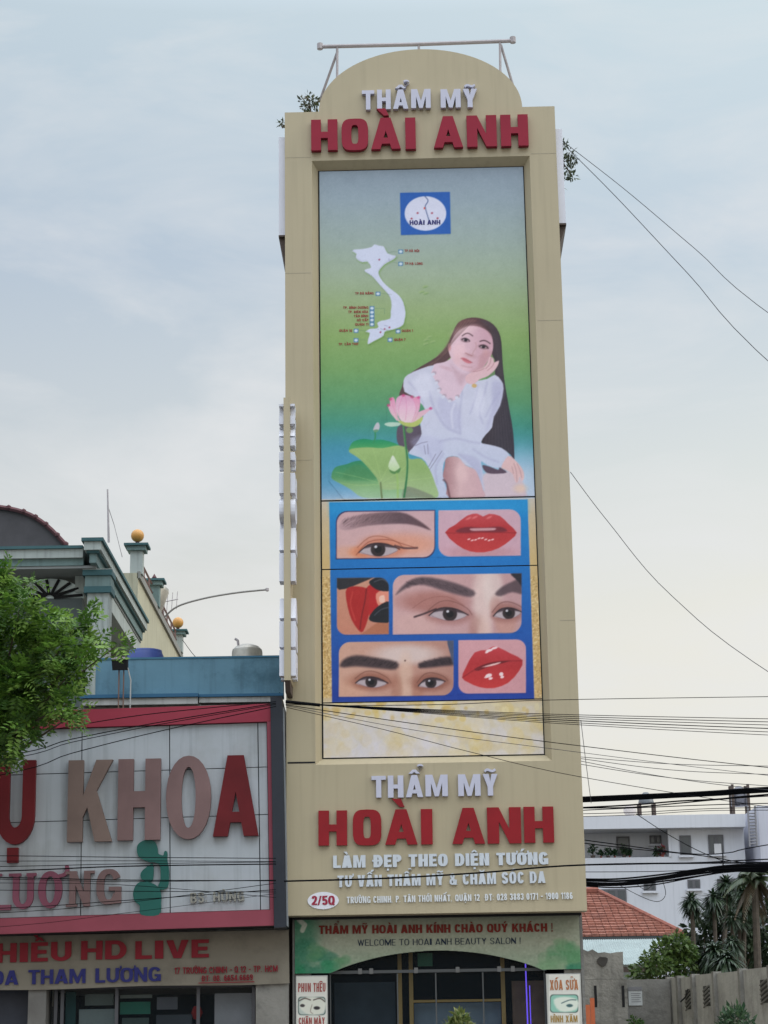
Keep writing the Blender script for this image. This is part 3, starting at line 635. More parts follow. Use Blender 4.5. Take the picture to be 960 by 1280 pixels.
cv.poly(l_([(402, 330), (420, 295), (436, 287), (448, 310), (440, 345), (415, 356), (400, 348)]), (176, 176, 190), 1.0); cv.poly(l_([(400, 345), (436, 340), (430, 358), (410, 360)]), (90, 140, 110), .9)
cv.poly(l_([(512, 618), (530, 560), (548, 535), (575, 580), (596, 620), (590, 650), (545, 660)]), lambda X, Y: np.stack([np.interp(Y, [570, 590], v) for v in ([204, 170], [212, 198], [204, 150])], -1), 1.0)
cv.poly(l_([(520, 640), (560, 655), (604, 625), (596, 660), (560, 674), (530, 664)]), (84, 130, 78), .9)
cv.line(l_([(575, 672), (582, 720), (584, 850)]), 2.6, (140, 176, 100), 1.6, .7)
PK = lambda X, Y: np.stack([np.interp(Y, [494, 512, 526], v) for v in ([206, 208, 204], [132, 164, 178], [170, 190, 186])], -1)
cv.poly(l_([(482, 300), (520, 286), (600, 290), (590, 312), (520, 318)]), (170, 196, 186), 1.0)
cv.poly(l_([(580, 265), (660, 285), (768, 245), (748, 300), (690, 322), (620, 306)]), (166, 180, 104), 1.1)
cv.poly(l_([(528, 110), (560, 112), (585, 270), (550, 240), (528, 180)]), PK, .9); cv.poly(l_([(512, 155), (545, 185), (600, 280), (545, 238), (518, 190)]), PK, .9)
cv.poly(l_([(832, 180), (780, 232), (700, 285), (690, 240), (760, 200)]), PK, .9); cv.poly(l_([(742, 98), (748, 180), (700, 285), (650, 260), (680, 120)]), PK, .9)
cv.poly(l_([(625, 80), (690, 100), (720, 180), (690, 280), (610, 275), (575, 200), (572, 110)]), lambda X, Y: np.stack([np.interp(Y, [493, 510, 526], v) for v in ([200, 212, 214], [146, 174, 190], [184, 200, 204])], -1), 1.0)
for p in ([(625, 82), (590, 180), (600, 272)], [(690, 100), (722, 180), (690, 278)], [(742, 100), (745, 185), (705, 280)], [(530, 110), (555, 190), (585, 270)], [(640, 90), (650, 180), (640, 270)]): cv.line(l_(p), .6, (196, 110, 158), 1.0, .55)
for x, y in ((625, 84), (690, 95), (740, 100), (830, 182), (514, 158), (530, 112)): le(x, y, 12, 10, (188, 60, 120), f=2.0, alpha=.8)
le(672, 345, 26, 22, (110, 150, 90), f=1.5, alpha=.8)
LOTUS = l_([(508, 60), (850, 60), (850, 240), (780, 330), (700, 400), (680, 540), (790, 545), (850, 640), (900, 860), (180, 868), (70, 730), (70, 640), (200, 560), (200, 440), (370, 390), (380, 280), (500, 280)])

# ---- the six pictures under it -------------------------------------------------------------------------------------
sub = slice(int((622.5 - 200) * 2), cv.h)
cvY = cv.Y[sub]; cvX = cv.X[sub]
gold = np.stack([np.interp(cvY, [622, 640, 700, 800, 865, 880, 950], v) for v in ([190, 187, 190, 192, 188, 190, 192], [184, 173, 166, 161, 158, 180, 185], [178, 150, 120, 114, 114, 160, 176])], -1)
cv.A[sub] = np.where((cvY > 624 - (cvX - 401) * .0132)[..., None], gold, cv.A[sub])
for _ in range(2600):
    x = random.choice((random.uniform(402, 415), random.uniform(658, 682))); y = random.uniform(720, 872)
    c = random.choice(((210, 184, 132), (166, 132, 76), (196, 164, 104), (220, 202, 160), (150, 118, 70))); cv.ell(x, y, random.uniform(.5, 1.1), random.uniform(.5, 1.1), c, .9, .8)
for _ in range(240):
    x = random.uniform(400, 684); y = random.uniform(884, 950); r = random.uniform(4, 12); tt = (y - 880) / 70
    c = random.choice(((206, 202, 210), (198, 176, 112), (192, 190, 206), (206, 188, 132), (200, 198, 216), (188, 162, 96), (200, 184, 130))); cv.ell(x, y, r, r, c, 3.0, random.uniform(.10, .32))
for _ in range(60):
    x = random.uniform(400, 680); y = random.uniform(876, 900); cv.ell(x, y, random.uniform(2, 7), random.uniform(2, 5), random.choice(((196, 170, 96), (180, 150, 80), (206, 196, 160))), 2, .5)
cv.ell(430, 935, 60, 34, (194, 194, 214), 30, .3); cv.ell(520, 925, 50, 30, (196, 194, 210), 30, .2)
BLUE = [(411.5, 627.5), (659.5, 624), (668, 874), (415, 878)]
cv.poly(BLUE, lg(630, (22, 128, 196), 868, (26, 58, 146)), .8, sm=0)
cv.poly([(411.5, 627.5), (659.5, 624), (660.5, 640), (412, 644)], (40, 142, 200), 10, .4, sm=0)
TILES = []
def tile(x0, y0, x1, y1, r, cn, skin, skew=-.013):
    o = [(x, y + (x - (x0 + x1) / 2) * skew) for x, y in cv.rrect(x0, y0, x1, y1, r, cn)]
    cv.poly([(x + (1.2 if x > (x0 + x1) / 2 else -1.2), y + (1.2 if y > (y0 + y1) / 2 else -1.2)) for x, y in o], (44, 50, 92), .7, sm=0)
    cv.clip = None; cv.poly(o, skin, .7, sm=0); cv.clip = cv.mask(o); TILES.append((x0, y0, x1, y1))
def e4(pts): return sc_(pts, 400, 620, 3.31)
def e5(pts): return sc_(pts, 400, 770, 3.31)
def hairs(pts, n, w_px, col, up, lean, a=.5):
    pts = curve(pts, 10)
    for _ in range(n):
        p = pts[int(random.random() ** .9 * (len(pts) - 1))]; x, y = p[0], p[1] + random.uniform(-1, 1) * w_px
        cv.line([(x, y), (x + lean * random.uniform(.6, 1.3), y - up * random.uniform(.3, 1.2))], .45, col, .7, a, 0)
def eye(cx, cy, rx, ry, iris, rot=0.0, shade=(122, 84, 82), big=1.0):
    a = R(rot); T = lambda u, v: (cx + (u * math.cos(a) - v * math.sin(a)) * rx, cy + (u * math.sin(a) + v * math.cos(a)) * rx)
    k = ry / rx
    cv.poly([T(-1.25, .1), T(-.6, -k * 1.7), T(.2, -k * 2.0), T(1.0, -k * 1.2), T(1.4, 0), T(.6, k * 1.4), T(-.6, k * 1.4)], shade, rx * .5, .55)
    cv.line([T(-1.1, -k * .4), T(-.5, -k * 1.9), T(.2, -k * 2.1), T(1.0, -k * 1.2), T(1.3, -.25 * k)], .9, tuple(c * .75 for c in shade), 1.2, .8)
    lens = [T(-1, .12), T(-.55, -k * .75), T(0, -k * 1.05), T(.55, -k * .8), T(1.02, 0), T(.5, k * .75), T(0, k * .95), T(-.55, k * .7)]
    cv.poly(lens, (168, 156, 166), 1.2)
    c0 = cv.clip; m_ = cv.mask(curve(lens, 3, True)); cv.clip = m_ if c0 is None else c0 * m_
    ix, iy = T(iris, -k * .12); r_ = ry * 1.12 * big
    cv.ell(ix, iy, r_, r_, (44, 35, 38), 1.4); cv.ell(ix, iy, r_ * .5, r_ * .5, (18, 15, 20), .8)
    cv.poly([T(-1.1, .0), T(-.55, -k * .85), T(0, -k * 1.2), T(.55, -k * .95), T(1.1, -.1), T(.5, -k * .45), T(0, -k * .6), T(-.5, -k * .4)], (52, 38, 46), 2.2, .85)
    cv.clip = c0
    cv.line([T(-1.02, .12), T(-.55, -k * .78), T(0, -k * 1.08), T(.55, -k * .84), T(1.1, -.05)], 1.3, (36, 25, 31), 1.4, .95)
    cv.line([T(-.9, .12), T(-.5, k * .72), T(0, k * .97), T(.5, k * .76), T(1.0, .02)], .6, (110, 70, 76), .9, .7)
    cv.ell(ix - r_ * .3, iy - r_ * .35, r_ * .20, r_ * .18, (206, 206, 220), .8, .9)
    return T
# 1 eyebrow and half-made eye
tile(421, 639, 543, 697, 14, 'TL BR', lg(640, (186, 154, 164), 696, (196, 160, 162)))
cv.ell(505, 680, 44, 13, (204, 134, 104), 16, .6); cv.ell(440, 690, 26, 8, (200, 150, 130), 8, .6); cv.ell(450, 690, 14, 7, (206, 130, 92), 6, .6)
cv.poly(e4([(78, 130), (100, 95), (200, 72), (330, 66), (400, 95), (458, 140), (400, 122), (330, 114), (200, 122), (110, 140)]), lambda X, Y: np.stack([np.interp(X, [424, 455, 500, 540], v) for v in ([176, 130, 92, 88], [146, 104, 72, 62], [156, 112, 82, 70])], -1), 3.2)
hairs(e4([(90, 120), (200, 98), (330, 92)]), 110, 5, (78, 60, 66), 5, 5, .45)
eye(473, 687.5, 24, 8.2, -.02, 0, (186, 108, 82), 1.0)
cv.line(e4([(310, 205), (350, 215), (402, 214)]), 2.4, (66, 44, 50), 1.6, .85); cv.line(e4([(150, 243), (200, 190), (280, 180), (350, 200), (398, 214)]), .9, (130, 66, 52), 1.2, .8)
# 2 red lips
def lips(o, k, m_, tint=(178, 48, 52)):
    pass
tile(548, 637, 651, 695, 14, 'TR BL', lg(640, (188, 156, 174), 694, (190, 152, 170)))
cv.ell(600, 690, 40, 8, (170, 120, 130), 8, .5)
RED = lambda X, Y: np.stack([np.interp(Y, [642, 660, 690], v) for v in ([180, 166, 178], [66, 46, 54], [74, 52, 56])], -1)
cv.poly(e4([(518, 150), (560, 118), (610, 80), (650, 72), (675, 84), (700, 73), (745, 82), (780, 115), (814, 150), (790, 180), (740, 215), (680, 232), (620, 228), (565, 200)]), RED, 1.1, sm=2)
cv.poly(e4([(560, 146), (600, 128), (675, 130), (745, 126), (775, 145), (720, 150), (660, 148), (600, 152)]), (112, 36, 48), 2.4); cv.poly(e4([(622, 134), (675, 132), (725, 132), (720, 141), (670, 143), (630, 143)]), (186, 140, 150), 1.6)
cv.line(e4([(520, 152), (600, 153), (680, 150), (760, 151), (812, 152)]), .8, (122, 26, 34), 1, .8)
for i in range(8): x = 616 + i * 14; cv.ell(400 + x / 3.31, 620 + (178 + 5 * math.sin(i * 1.3)) / 3.31, 2.0, .9, (226, 190, 196), .8, .9, rot=-20)
for p in ((615, 92), (640, 88), (700, 88)): q = e4([p])[0]; cv.ell(q[0], q[1], 3.6, 1.2, (214, 120, 124), 1.6, .7, rot=-25)
# 3 lips under black gloves
tile(421, 722, 486, 793, 12, 'TR BL', lg(722, (184, 134, 116), 792, (182, 122, 104)))
cv.poly([(420, 721), (470, 718), (452, 728), (424, 737)], (40, 40, 46), 1.4); cv.poly([(455, 790), (487, 770), (487, 795), (450, 796)], (150, 88, 62), 3, .6)
cv.poly([(432, 740), (440, 733), (458, 735), (464, 745), (462, 765), (454, 789), (446, 785), (437, 768)], (158, 34, 34), 1.4)
cv.poly([(458, 735), (468, 729), (476, 738), (472, 760), (462, 772), (462, 745)], (164, 30, 34), 1.4)
cv.line([(458, 736), (456, 752), (452, 770), (450, 786)], 1.5, (98, 16, 22), 1.6, .8); cv.line([(441, 740), (438, 755), (444, 775)], 1.6, (196, 76, 70), 2, .5)
cv.poly([(470, 742), (484, 738), (487, 756), (474, 758)], (206, 132, 116), 1.6); cv.poly([(474, 746), (480, 744), (481, 752), (475, 753)], (226, 178, 166), 1.4)
cv.poly([(462, 726), (476, 720), (488, 726), (488, 738), (474, 738), (464, 732)], (28, 30, 38), 1.0); cv.poly([(462, 770), (472, 758), (488, 752), (488, 776), (474, 778), (463, 776)], (26, 28, 36), 1.0)
cv.line([(468, 727), (478, 724), (486, 729)], 1.2, (86, 92, 106), 1.4, .7); cv.line([(468, 769), (476, 762), (486, 759)], 1.2, (80, 86, 100), 1.4, .7)
# 4 a woman's brow and eyes
tile(491, 717.5, 652, 792, 14, 'TL BR', lg(492, (188, 152, 156), 650, (176, 140, 146), 'x'))
cv.ell(604, 750, 13, 46, (206, 184, 184), 12, .85); cv.ell(616, 735, 12, 26, (206, 190, 190), 10, .7); cv.ell(632, 775, 14, 20, (180, 132, 120), 9, .6); cv.ell(596, 785, 10, 16, (150, 104, 96), 9, .5); cv.ell(606, 800, 9, 30, (204, 176, 172), 8, .7)
cv.ell(540, 752, 40, 13, (150, 96, 90), 13, .75); cv.ell(620, 758, 8, 12, (160, 110, 104), 8, .5); cv.ell(520, 780, 30, 12, (196, 160, 158), 10, .5)
cv.poly([(495, 743), (508, 728), (528, 721), (560, 726), (592, 738), (588, 746), (560, 740), (530, 731), (510, 734)], (78, 64, 72), 4.6, .9)
hairs([(510, 733), (530, 727), (560, 734), (588, 742)], 80, 3, (44, 34, 40), 3, -4, .5)
cv.poly([(619, 742), (628, 733), (640, 727), (655, 722), (656, 742), (640, 740), (626, 745)], (72, 58, 66), 4.0, .85)
cv.poly([(638, 716), (656, 716), (656, 738), (648, 727)], (40, 36, 46), 2.0)
T_ = eye(560, 768, 23, 8.0, .1, 4, (140, 90, 86)); cv.line([(518, 771), (530, 767), (545, 761)], 2.2, (46, 32, 38), 1.6, .85)
eye(634, 767, 17, 7.0, .12, -3, (132, 84, 80))
cv.line([(516, 760), (535, 748), (560, 746), (580, 757)], .9, (126, 78, 74), 1.2, .6)
# 5 a man's brows and eyes
tile(423.5, 801.5, 567, 870, 14, 'TL BR', lg(424, (190, 150, 136), 566, (164, 122, 114), 'x'))
cv.ell(508, 818, 40, 12, (202, 188, 190), 12, .8); cv.ell(507, 850, 9, 32, (202, 172, 158), 10, .7); cv.ell(496, 860, 7, 16, (150, 100, 84), 7, .5); cv.ell(522, 862, 7, 14, (156, 104, 86), 7, .5); cv.ell(440, 860, 20, 12, (196, 152, 132), 10, .5)
cv.ell(464, 851, 28, 10, (150, 98, 82), 10, .7); cv.ell(538, 852, 24, 10, (140, 90, 78), 10, .7)
cv.poly(e5([(82, 205), (100, 178), (150, 162), (230, 172), (318, 190), (312, 220), (240, 216), (150, 208), (100, 212)]), (56, 45, 50), 5.2, .95); cv.poly(e5([(412, 195), (470, 178), (540, 168), (556, 200), (500, 208), (430, 215), (410, 212)]), (52, 41, 48), 5, .95)
hairs(e5([(95, 200), (160, 188), (240, 196), (310, 208)]), 90, 4, (32, 26, 30), 3, 3, .6); hairs(e5([(415, 205), (480, 194), (545, 186)]), 70, 4, (30, 24, 30), 3, -3, .6)
eye(464, 853, 19, 6.6, .0, 5, (134, 84, 72)); eye(539, 854, 16, 6.2, -.02, -5, (126, 78, 68))
q = e5([(352, 184)])[0]; cv.ell(q[0], q[1], 1.0, 1.0, (70, 44, 44), .8)
cv.poly([(559, 800), (568, 800), (569, 836), (563, 818)], (70, 78, 104), 1.4)
# 6 glossy red lips
tile(573, 799.5, 657.5, 866.5, 12, 'TR BL', lg(800, (192, 144, 154), 866, (188, 138, 148)))
cv.poly(e5([(588, 255), (602, 215), (640, 150), (690, 140), (715, 126), (740, 130), (790, 155), (838, 182), (825, 225), (780, 275), (720, 298), (660, 294), (615, 275)]), lambda X, Y: np.stack([np.interp(Y, [808, 830, 860], v) for v in ([178, 162, 180], [56, 42, 50], [66, 48, 52])], -1), 1.1, sm=2)
cv.poly(e5([(640, 218), (690, 196), (745, 186), (790, 184), (750, 196), (700, 208), (655, 226)]), (98, 22, 30), 1.2); cv.poly(e5([(668, 212), (705, 200), (748, 190), (735, 199), (700, 208)]), (214, 178, 180), 1.0)
cv.line(e5([(590, 254), (640, 222), (680, 212)]), 1.0, (116, 24, 32), 1.4, .8); cv.line(e5([(780, 186), (836, 184)]), 1.0, (116, 24, 32), 1.4, .8, 0)
for x, y, a, b in ((700, 142, 4.6, 1.6), (722, 132, 4, 1.4), (690, 150, 2.2, 1.0), (698, 246, 4.2, 2.4), (706, 258, 2.6, 1.5), (688, 252, 2.6, 1.2), (750, 240, 2.6, 2.4), (754, 252, 2.4, 1.6)): q = e5([(x, y)])[0]; cv.ell(q[0], q[1], a, b, (228, 206, 214), .9, .95, rot=-15)
cv.clip = None
def soft(a):                              # the slight softness of a big print
    p_ = np.pad(a, ((1, 1), (1, 1), (0, 0)), 'edge'); return (p_[:-2, 1:-1] + p_[2:, 1:-1] + p_[1:-1, :-2] + p_[1:-1, 2:] + 2 * p_[1:-1, 1:-1]) / 6
cv.A = soft(cv.A)
def mottle(amt, cell):
    h, w_ = cv.h // cell + 2, cv.w // cell + 2; n = RNG.normal(0, amt, (h, w_))
    y = np.linspace(0, h - 1.001, cv.h); x = np.linspace(0, w_ - 1.001, cv.w); i, j = y.astype(int), x.astype(int); fy, fx = (y - i)[:, None], (x - j)[None]
    cv.A += ((n[i][:, j] * (1 - fx) + n[i][:, j + 1] * fx) * (1 - fy) + (n[i + 1][:, j] * (1 - fx) + n[i + 1][:, j + 1] * fx) * fy)[..., None]
mottle(1.1, 5); mottle(1.4, 16)
cv.grain(1.6, 1); cv.grain(1.4, 2)

# ------------------------------------------------------------------ palette of paints
cream = mat('cream_panel', (.425, .362, .238), .42, .04, .7, .0, spec=.4, streak=.14)
cream_d = mat('cream_joint', (.22, .19, .13), .8)
dark = mat('dark_gap', (.012, .012, .013), .9)
white_l = mat('white_letter', (.52, .52, .62), .4, .04, 3)
grey_l = mat('pale_letter', (.56, .60, .64), .45, .05, 3)
red_l = mat('red_letter', (.27, .016, .036), .5, .08, 2, spec=.2); red_g = mat('red_gloss_letter', (.26, .007, .014), .3, .12, 2.5, spec=.25)
white_p = mat('white_side_panel', (.66, .67, .74), .5, .06, 1)
brown_d = mat('brown_metal', (.07, .05, .04), .7)
steel = mat('painted_pipe', (.36, .33, .34), .55, .15, 6)
concrete = mat('concrete', (.20, .195, .18), .9, .25, 2.5, .5, stain=(.09, .085, .075), stain_scale=1.6)
render_w = mat('rear_render', (.42, .40, .36), .85, .12, 1, .2, streak=.5)
print_m = attr_mat('printed_vinyl', .5, .3)
glass = glass_mat('dark_glass', (.006, .012, .018), .28)
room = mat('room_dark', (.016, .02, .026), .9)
gold_f = mat('gilt_frame', (.55, .40, .14), .45)

# ------------------------------------------------------------------ ground
mb = MB(); mb.box(-600, 600, -200, 900, -1.0, 0); prop(mb.build('ground', mat('soil', (.13, .115, .09), .95, .25, .4, .4)), kind='structure')
mb = MB(); mb.quad((-600, -14, .004), (600, -14, .004), (600, 25.6, .004), (-600, 25.6, .004)); prop(mb.build('road', mat('asphalt', (.05, .05, .052), .85, .2, 1.5, .4)), kind='structure')
mb = MB()
for y in (6.0, 12.5, 19.0):
    for k in range(-30, 31): mb.quad((k * 6, y, .009), (k * 6 + 3, y, .009), (k * 6 + 3, y + .15, .009), (k * 6, y + .15, .009))
prop(mb.build('road_markings', mat('road_paint', (.7, .7, .68), .8, .15, 4)), kind='structure')
mb = MB(); mb.box(-600, 600, 25.6, 25.85, -.2, .15); prop(mb.build('kerb', mat('kerb_stone', (.3, .29, .27), .9, .15, 2)), kind='structure')
mb = MB(); mb.box(-600, 600, 25.85, 31.5, -.2, .146); prop(mb.build('pavement', mat('paving', (.24, .21, .19), .9, .2, 2, .3, stain=(.12, .10, .09))), kind='structure')

# ------------------------------------------------------------------ the salon tower
T = Frame((0, 30, 0), -0.0177)
tower = thing('salon_building', 'tall narrow cream salon tower with a rounded top, right of the red-framed clinic', 'building', T)
UL, UR, ZT, ZB = -1.508, 2.859, 16.4815, 3.684
PL, PR, PT, PB = -.978, 2.333, 15.4985, 5.986
SPL = .095
ox0, ox1, oz0, oz1 = PL - SPL, PR + SPL, PB - .11, PT + .12
mb = MB(); mb.prism([[(UL, ZB), (UR, ZB), (UR, ZT), (UL, ZT)], [(ox0, oz0), (ox1, oz0), (ox1, oz1), (ox0, oz1)]], 0, .34, back=True)
D = TRACE_D
A = [(ox0, 0, oz0), (ox1, 0, oz0), (ox1, 0, oz1), (ox0, 0, oz1)]; B = [(PL, D + .03, PB), (PR, D + .03, PB), (PR, D + .03, PT), (PL, D + .03, PT)]
for i in range(4): j = (i + 1) % 4; mb.quad(A[i], A[j], B[j], B[i])
mb.build('facade_frame', cream, tower)
xc = (T.at(398.6, 137)[0] + T.at(652.7, 133)[0]) / 2; rx = (T.at(652.7, 133)[0] - T.at(398.6, 137)[0]) / 2; rz = T.at(525, 61.5)[1] - ZT
ar = [(xc + rx * math.cos(R(a)), ZT + rz * math.sin(R(a))) for a in range(0, 181, 4)]
mb = MB(); mb.prism([ar], 0, .34, back=True); mb.build('pediment', cream, tower)
# painted shadow line under the left pilaster and hairline seams between the facing sheets
mb = MB()
def seam(x0, y0, x1, y1, th=.02, d=-.002):
    a = T.at(x0, y0); b = T.at(x1, y1); mb.box(a[0], b[0], d, d + .0015, min(a[1], b[1]) - th / 2, min(a[1], b[1]) + th / 2)
seam(359.5, 953, 394, 953, .026); mb.build('pilaster_shadow_line', dark, tower)
mb = MB()
for q in ((357, 341, 389, 341), (664, 191.5, 695, 191.5), (356.5, 196.5, 389, 196.5), (672, 400, 703, 400), (360, 575, 390, 575), (700, 775, 719, 775)): seam(*q, th=.008)
mb.build('panel_seam', mat('cream_seam', (.33, .29, .21), .6), tower)
# pipe frame over the rounded top
def Tp(px, py, d): return T.p3(px, py, d)
fr = MB(); fr.tube([Tp(398, 58.5, .55), Tp(520, 55.5, .55), Tp(641, 51, .55)], .035, 8)
top = fr.build('roof_pipe_frame', steel, tower)
for pts in ([(421.5, 58, .55), (421.5, 112, .55)], [(422, 64, .55), (399, 128, .9)], [(625, 53, .55), (625.5, 100, .55)], [(626, 56, .55), (651, 140, .9)], [(523.5, 55, .55), (523.5, 66, .55)]):
    s_ = MB().tube([Tp(*p) for p in pts], .024, 6); s_.build('pipe_strut', steel, top)
for px_, py_ in ((400, 58), (641, 50)): MB().lathe([(0, -.05), (.05, -.05), (.05, .05), (0, .05)], Tp(px_, py_, .55), 8).build('pipe_cap', steel, top)

# side signs high on both flanks (thin white boxes seen edge on, with a dark raking bracket below)
def side_sign(nm_label, u0, u1, zt, zb, zbr, sgn):
    r_ = thing('side_sign', nm_label, 'sign', T)
    MB().box(u0, u1, .10, 2.4, zb, zt).build('sign_box', white_p, r_)
    MB().box(u0 - .004, u1 + .004, .09, 2.41, zb - .03, zb).build('bottom_rail', brown_d, r_)
    xa, xb = (u1, u0) if sgn < 0 else (u0, u1)
    MB().hexa([(xa - .002 * sgn, .14, zbr), (xa, .14, zbr), (xa, 2.2, zbr), (xa - .002 * sgn, 2.2, zbr), (xa, .14, zb - .034), (xb, .14, zb - .034), (xb, 2.2, zb - .034), (xa, 2.2, zb - .034)]).build('bracket', brown_d, r_, recalc=True)
side_sign('narrow white side sign high on the tower flank over the clinic', UL - .105, UL - .004, T.at(352, 168)[1], T.at(352, 291)[1], T.at(354, 330)[1], -1)
side_sign('narrow white side sign high on the tower flank facing the open sky and guy wires', UR + .004, UR + .115, T.at(698, 158)[1], T.at(702, 276)[1], T.at(702, 300)[1], 1)

# blade sign down the near flank: cream fin, raised white letters on both cheeks
blade = thing('blade_sign', 'tall cream fin sign with thick white letters standing out from its two cheeks', 'sign', T)
b0, b1 = T.at(355.5, 700, -.5)[0], T.at(363.5, 700, -.5)[0]
zt_, zb_ = T.at(359, 500, -.5)[1], T.at(359, 852, -.5)[1]
MB().box(b0, b1, -.62, -.003, zb_, zt_).build('fin', cream, blade)
MB().hexa([(b0 + .01, -.50, zb_ - .16), (b1 - .01, -.50, zb_ - .16), (b1 - .01, -.003, zb_ - .16), (b0 + .01, -.003, zb_ - .16), (b0 + .01, -.61, zb_ - .002), (b1 - .01, -.61, zb_ - .002), (b1 - .01, -.003, zb_ - .002), (b0 + .01, -.003, zb_ - .002)]).build('bracket', brown_d, blade)
SEQ = [('T', 507, 521, .3), ('H', 522, 532, .3), ('Ẩ', 538, 547, .3), ('M', 549, 559, .3), ('M', 567, 577, .3), ('Ỹ', 579, 587, .3), ('H', 593, 618, .5), ('O', 622, 651, .5), ('À', 659, 689, .5), ('I', 693, 728, .5), ('A', 747, 774, .5), ('N', 778, 810, .5), ('H', 814, 846, .5)]
for ch, ya, yb, wd in SEQ:
    za, zb2 = T.at(359, ya, -.5)[1], T.at(359, yb, -.5)[1]; h = za - zb2
    for side in (-1, 1):
        q = MB(); bc = base_of(ch); Wn = wd / h if bc != 'I' else .5 * wd / h
        for n_, pc in enumerate(letter_pieces(ch, Wn, Wn if bc == 'I' else Wn * .36, .2)):
            face = (b1 + .072 if side > 0 else b0 - .072); back_ = b1 + .002 if side > 0 else b0 - .002
            def fn(gx, y, gy, h=h, zb2=zb2, side=side, face=face, back_=back_, Wn=Wn):
                yy = (-.585 + gx * h) if side > 0 else (-.585 + (Wn - gx) * h)
                return (face if y < .5 else back_, yy, zb2 + gy * h)
            q.prism(pc, 0, 1, fn=fn)
        q.build('letter', white_p, blade)

# ------------------------------------------------------------------ the advert
ad = thing('advert_board', 'tall printed advert with a seated woman, a lotus and six eye and lip pictures', 'billboard', T)
MB().box(PL - .01, PR + .01, D + .022, D + .028, PB - .01, PT + .01).build('backing', dark, ad)
def zrow(py): return T.at(540, py, D)[1]
z1, z2, z3 = zrow(623.2), zrow(709), zrow(876)
g = .012; x0, x1 = PL + .018, PR - .012
rects = [(x0, x1, z1 + g, PT - .01), (x0, x1, z2 + g * .7, z1 - g), (x0, x1, z3 + g * .7, z2 - g * .7), (x0, x1, PB + .012, z3 - g * .7)]
labs = ['printed sheet of a woman and lotus on a sky to green ground', 'printed sheet of an eyebrow and red lips on blue', 'printed sheet of eyes and red lips on deep blue', 'printed sheet of pale gold light spots']
pan = [printed('printed_sheet', cv, T, D + .012, r_, ad, print_m, label=l_b) for r_, l_b in zip(rects, labs)]
def cut(nm, outline, par, dd=.002, label=None):
    xs = [p[0] for p in outline]; ys = [p[1] for p in outline]
    a = T.at(min(xs), max(ys), D); b = T.at(max(xs), min(ys), D); r_ = rects[pan.index(par)]
    return printed(nm, cv, T, D + .012 - dd, (max(a[0], r_[0]), min(b[0], r_[1]), max(a[1], r_[2]), min(b[1], r_[3])), par, print_m, keep=outline, label=label)
cut('printed_woman', WOMAN, pan[0], .002, 'long-haired woman in a white dress, chin on hand'); cut('printed_lotus', LOTUS, pan[0], .004, 'pink lotus over green leaves')
cut('printed_map', curve([(x + (x - 480) * .04, y + (y - 370) * .04) for x, y in MAP], 2, True), pan[0], .002, 'pale map of a long curved country'); cut('printed_emblem', LOGO, pan[0], .002, 'blue square with a white oval')
tl = ['eyebrow and half-closed eye', 'red lips from the front', 'lips held by black gloves', 'brow and eyes of a woman', 'dark brows and eyes of a man', 'glossy tilted red lips']
for (xa, ya, xb, yb), lab, par in zip(TILES, tl, (pan[1], pan[1], pan[2], pan[2], pan[2], pan[2])):
    cut('printed_picture', [(xa - 1.5, ya - 1.5), (xb + 1.5, ya - 1.5), (xb + 1.5, yb + 1.5), (xa - 1.5, yb + 1.5)], par, .002, lab)
# lettering of the print
navy = mat('navy_ink', (.03, .03, .16), .5); red_ink = mat('red_ink', (.30, .035, .03), .5)
q = MB(); lettering(q, T, 'HOÀI ANH', (512, 281), (550.5, 280.4), 5.6, D + .006, D + .0085, .24, .18); q.build('emblem_lettering', navy, pan[0])
def zl(x, y): return (400 + x / 5.82, 220 + y / 5.82)
for tx, a, b in (('TP.HÀ NỘI', (615, 552), (722, 552)), ('TP.HẠ LONG', (617, 645), (747, 645)), ('TP.ĐÀ NẴNG', (256, 862), (390, 861)), ('TP. BÌNH DƯƠNG', (168, 966), (352, 965)), ('TP. BIÊN HÒA', (205, 997), (350, 996)), ('TÂN BÌNH', (246, 1027), (350, 1026)), ('GÒ VẤP', (268, 1057), (352, 1056)), ('QUẬN 11', (255, 1088), (352, 1087)), ('QUẬN 12', (140, 1133), (232, 1133)), ('TP. CẦN THƠ', (135, 1232), (277, 1230)), ('QUẬN 1', (595, 1134), (676, 1133)), ('QUẬN 7', (540, 1199), (622, 1198))):
    q = MB(); lettering(q, T, tx, zl(*a), zl(*b), 3.0, D + .008, D + .0095, .2, .16, .12); q.build('place_name', red_ink, pan[0])

# ------------------------------------------------------------------ raised lettering of the salon
def raised_sign(label): return thing('raised_sign', label, 'sign', T)
up = raised_sign('raised white and red letters on the rounded top of the tower')
for ch, xa, xb, yt, yb in (('T', 452.5, 468, 113, 137), ('H', 471.5, 488.5, 112, 136.5), ('Ẩ', 491.5, 510.5, 112, 136), ('M', 514, 538.5, 111.5, 135), ('M', 551, 576, 111.5, 134.5), ('Ỹ', 579, 596.5, 111, 134)):
    q = MB(); letter(q, T, ch, xa, xb, yt, yb, -.085, -.012, .28 if ch in 'ẨM' else .36, .18, slope=-.018); q.build('letter', white_l, up)
for ch, xa, xb, yt, yb in (('H', 389, 422, 149.7, 188), ('O', 427, 460.5, 148.5, 188), ('À', 464, 501, 147.5, 186.5), ('I', 507, 520, 147, 186.2), ('A', 542.5, 579, 145.5, 184.5), ('N', 584, 621.5, 144.5, 183.5), ('H', 626.5, 661, 143.5, 182.5)):
    q = MB(); letter(q, T, ch, xa, xb, yt, yb, -.095, -.012, {'N': .35, 'À': .275, 'A': .275}.get(ch, .37), .2, e=3.6, slope=-.024); q.build('letter', red_l, up)
lo = raised_sign('raised sign lettering and address on the cream panel above the salon door')
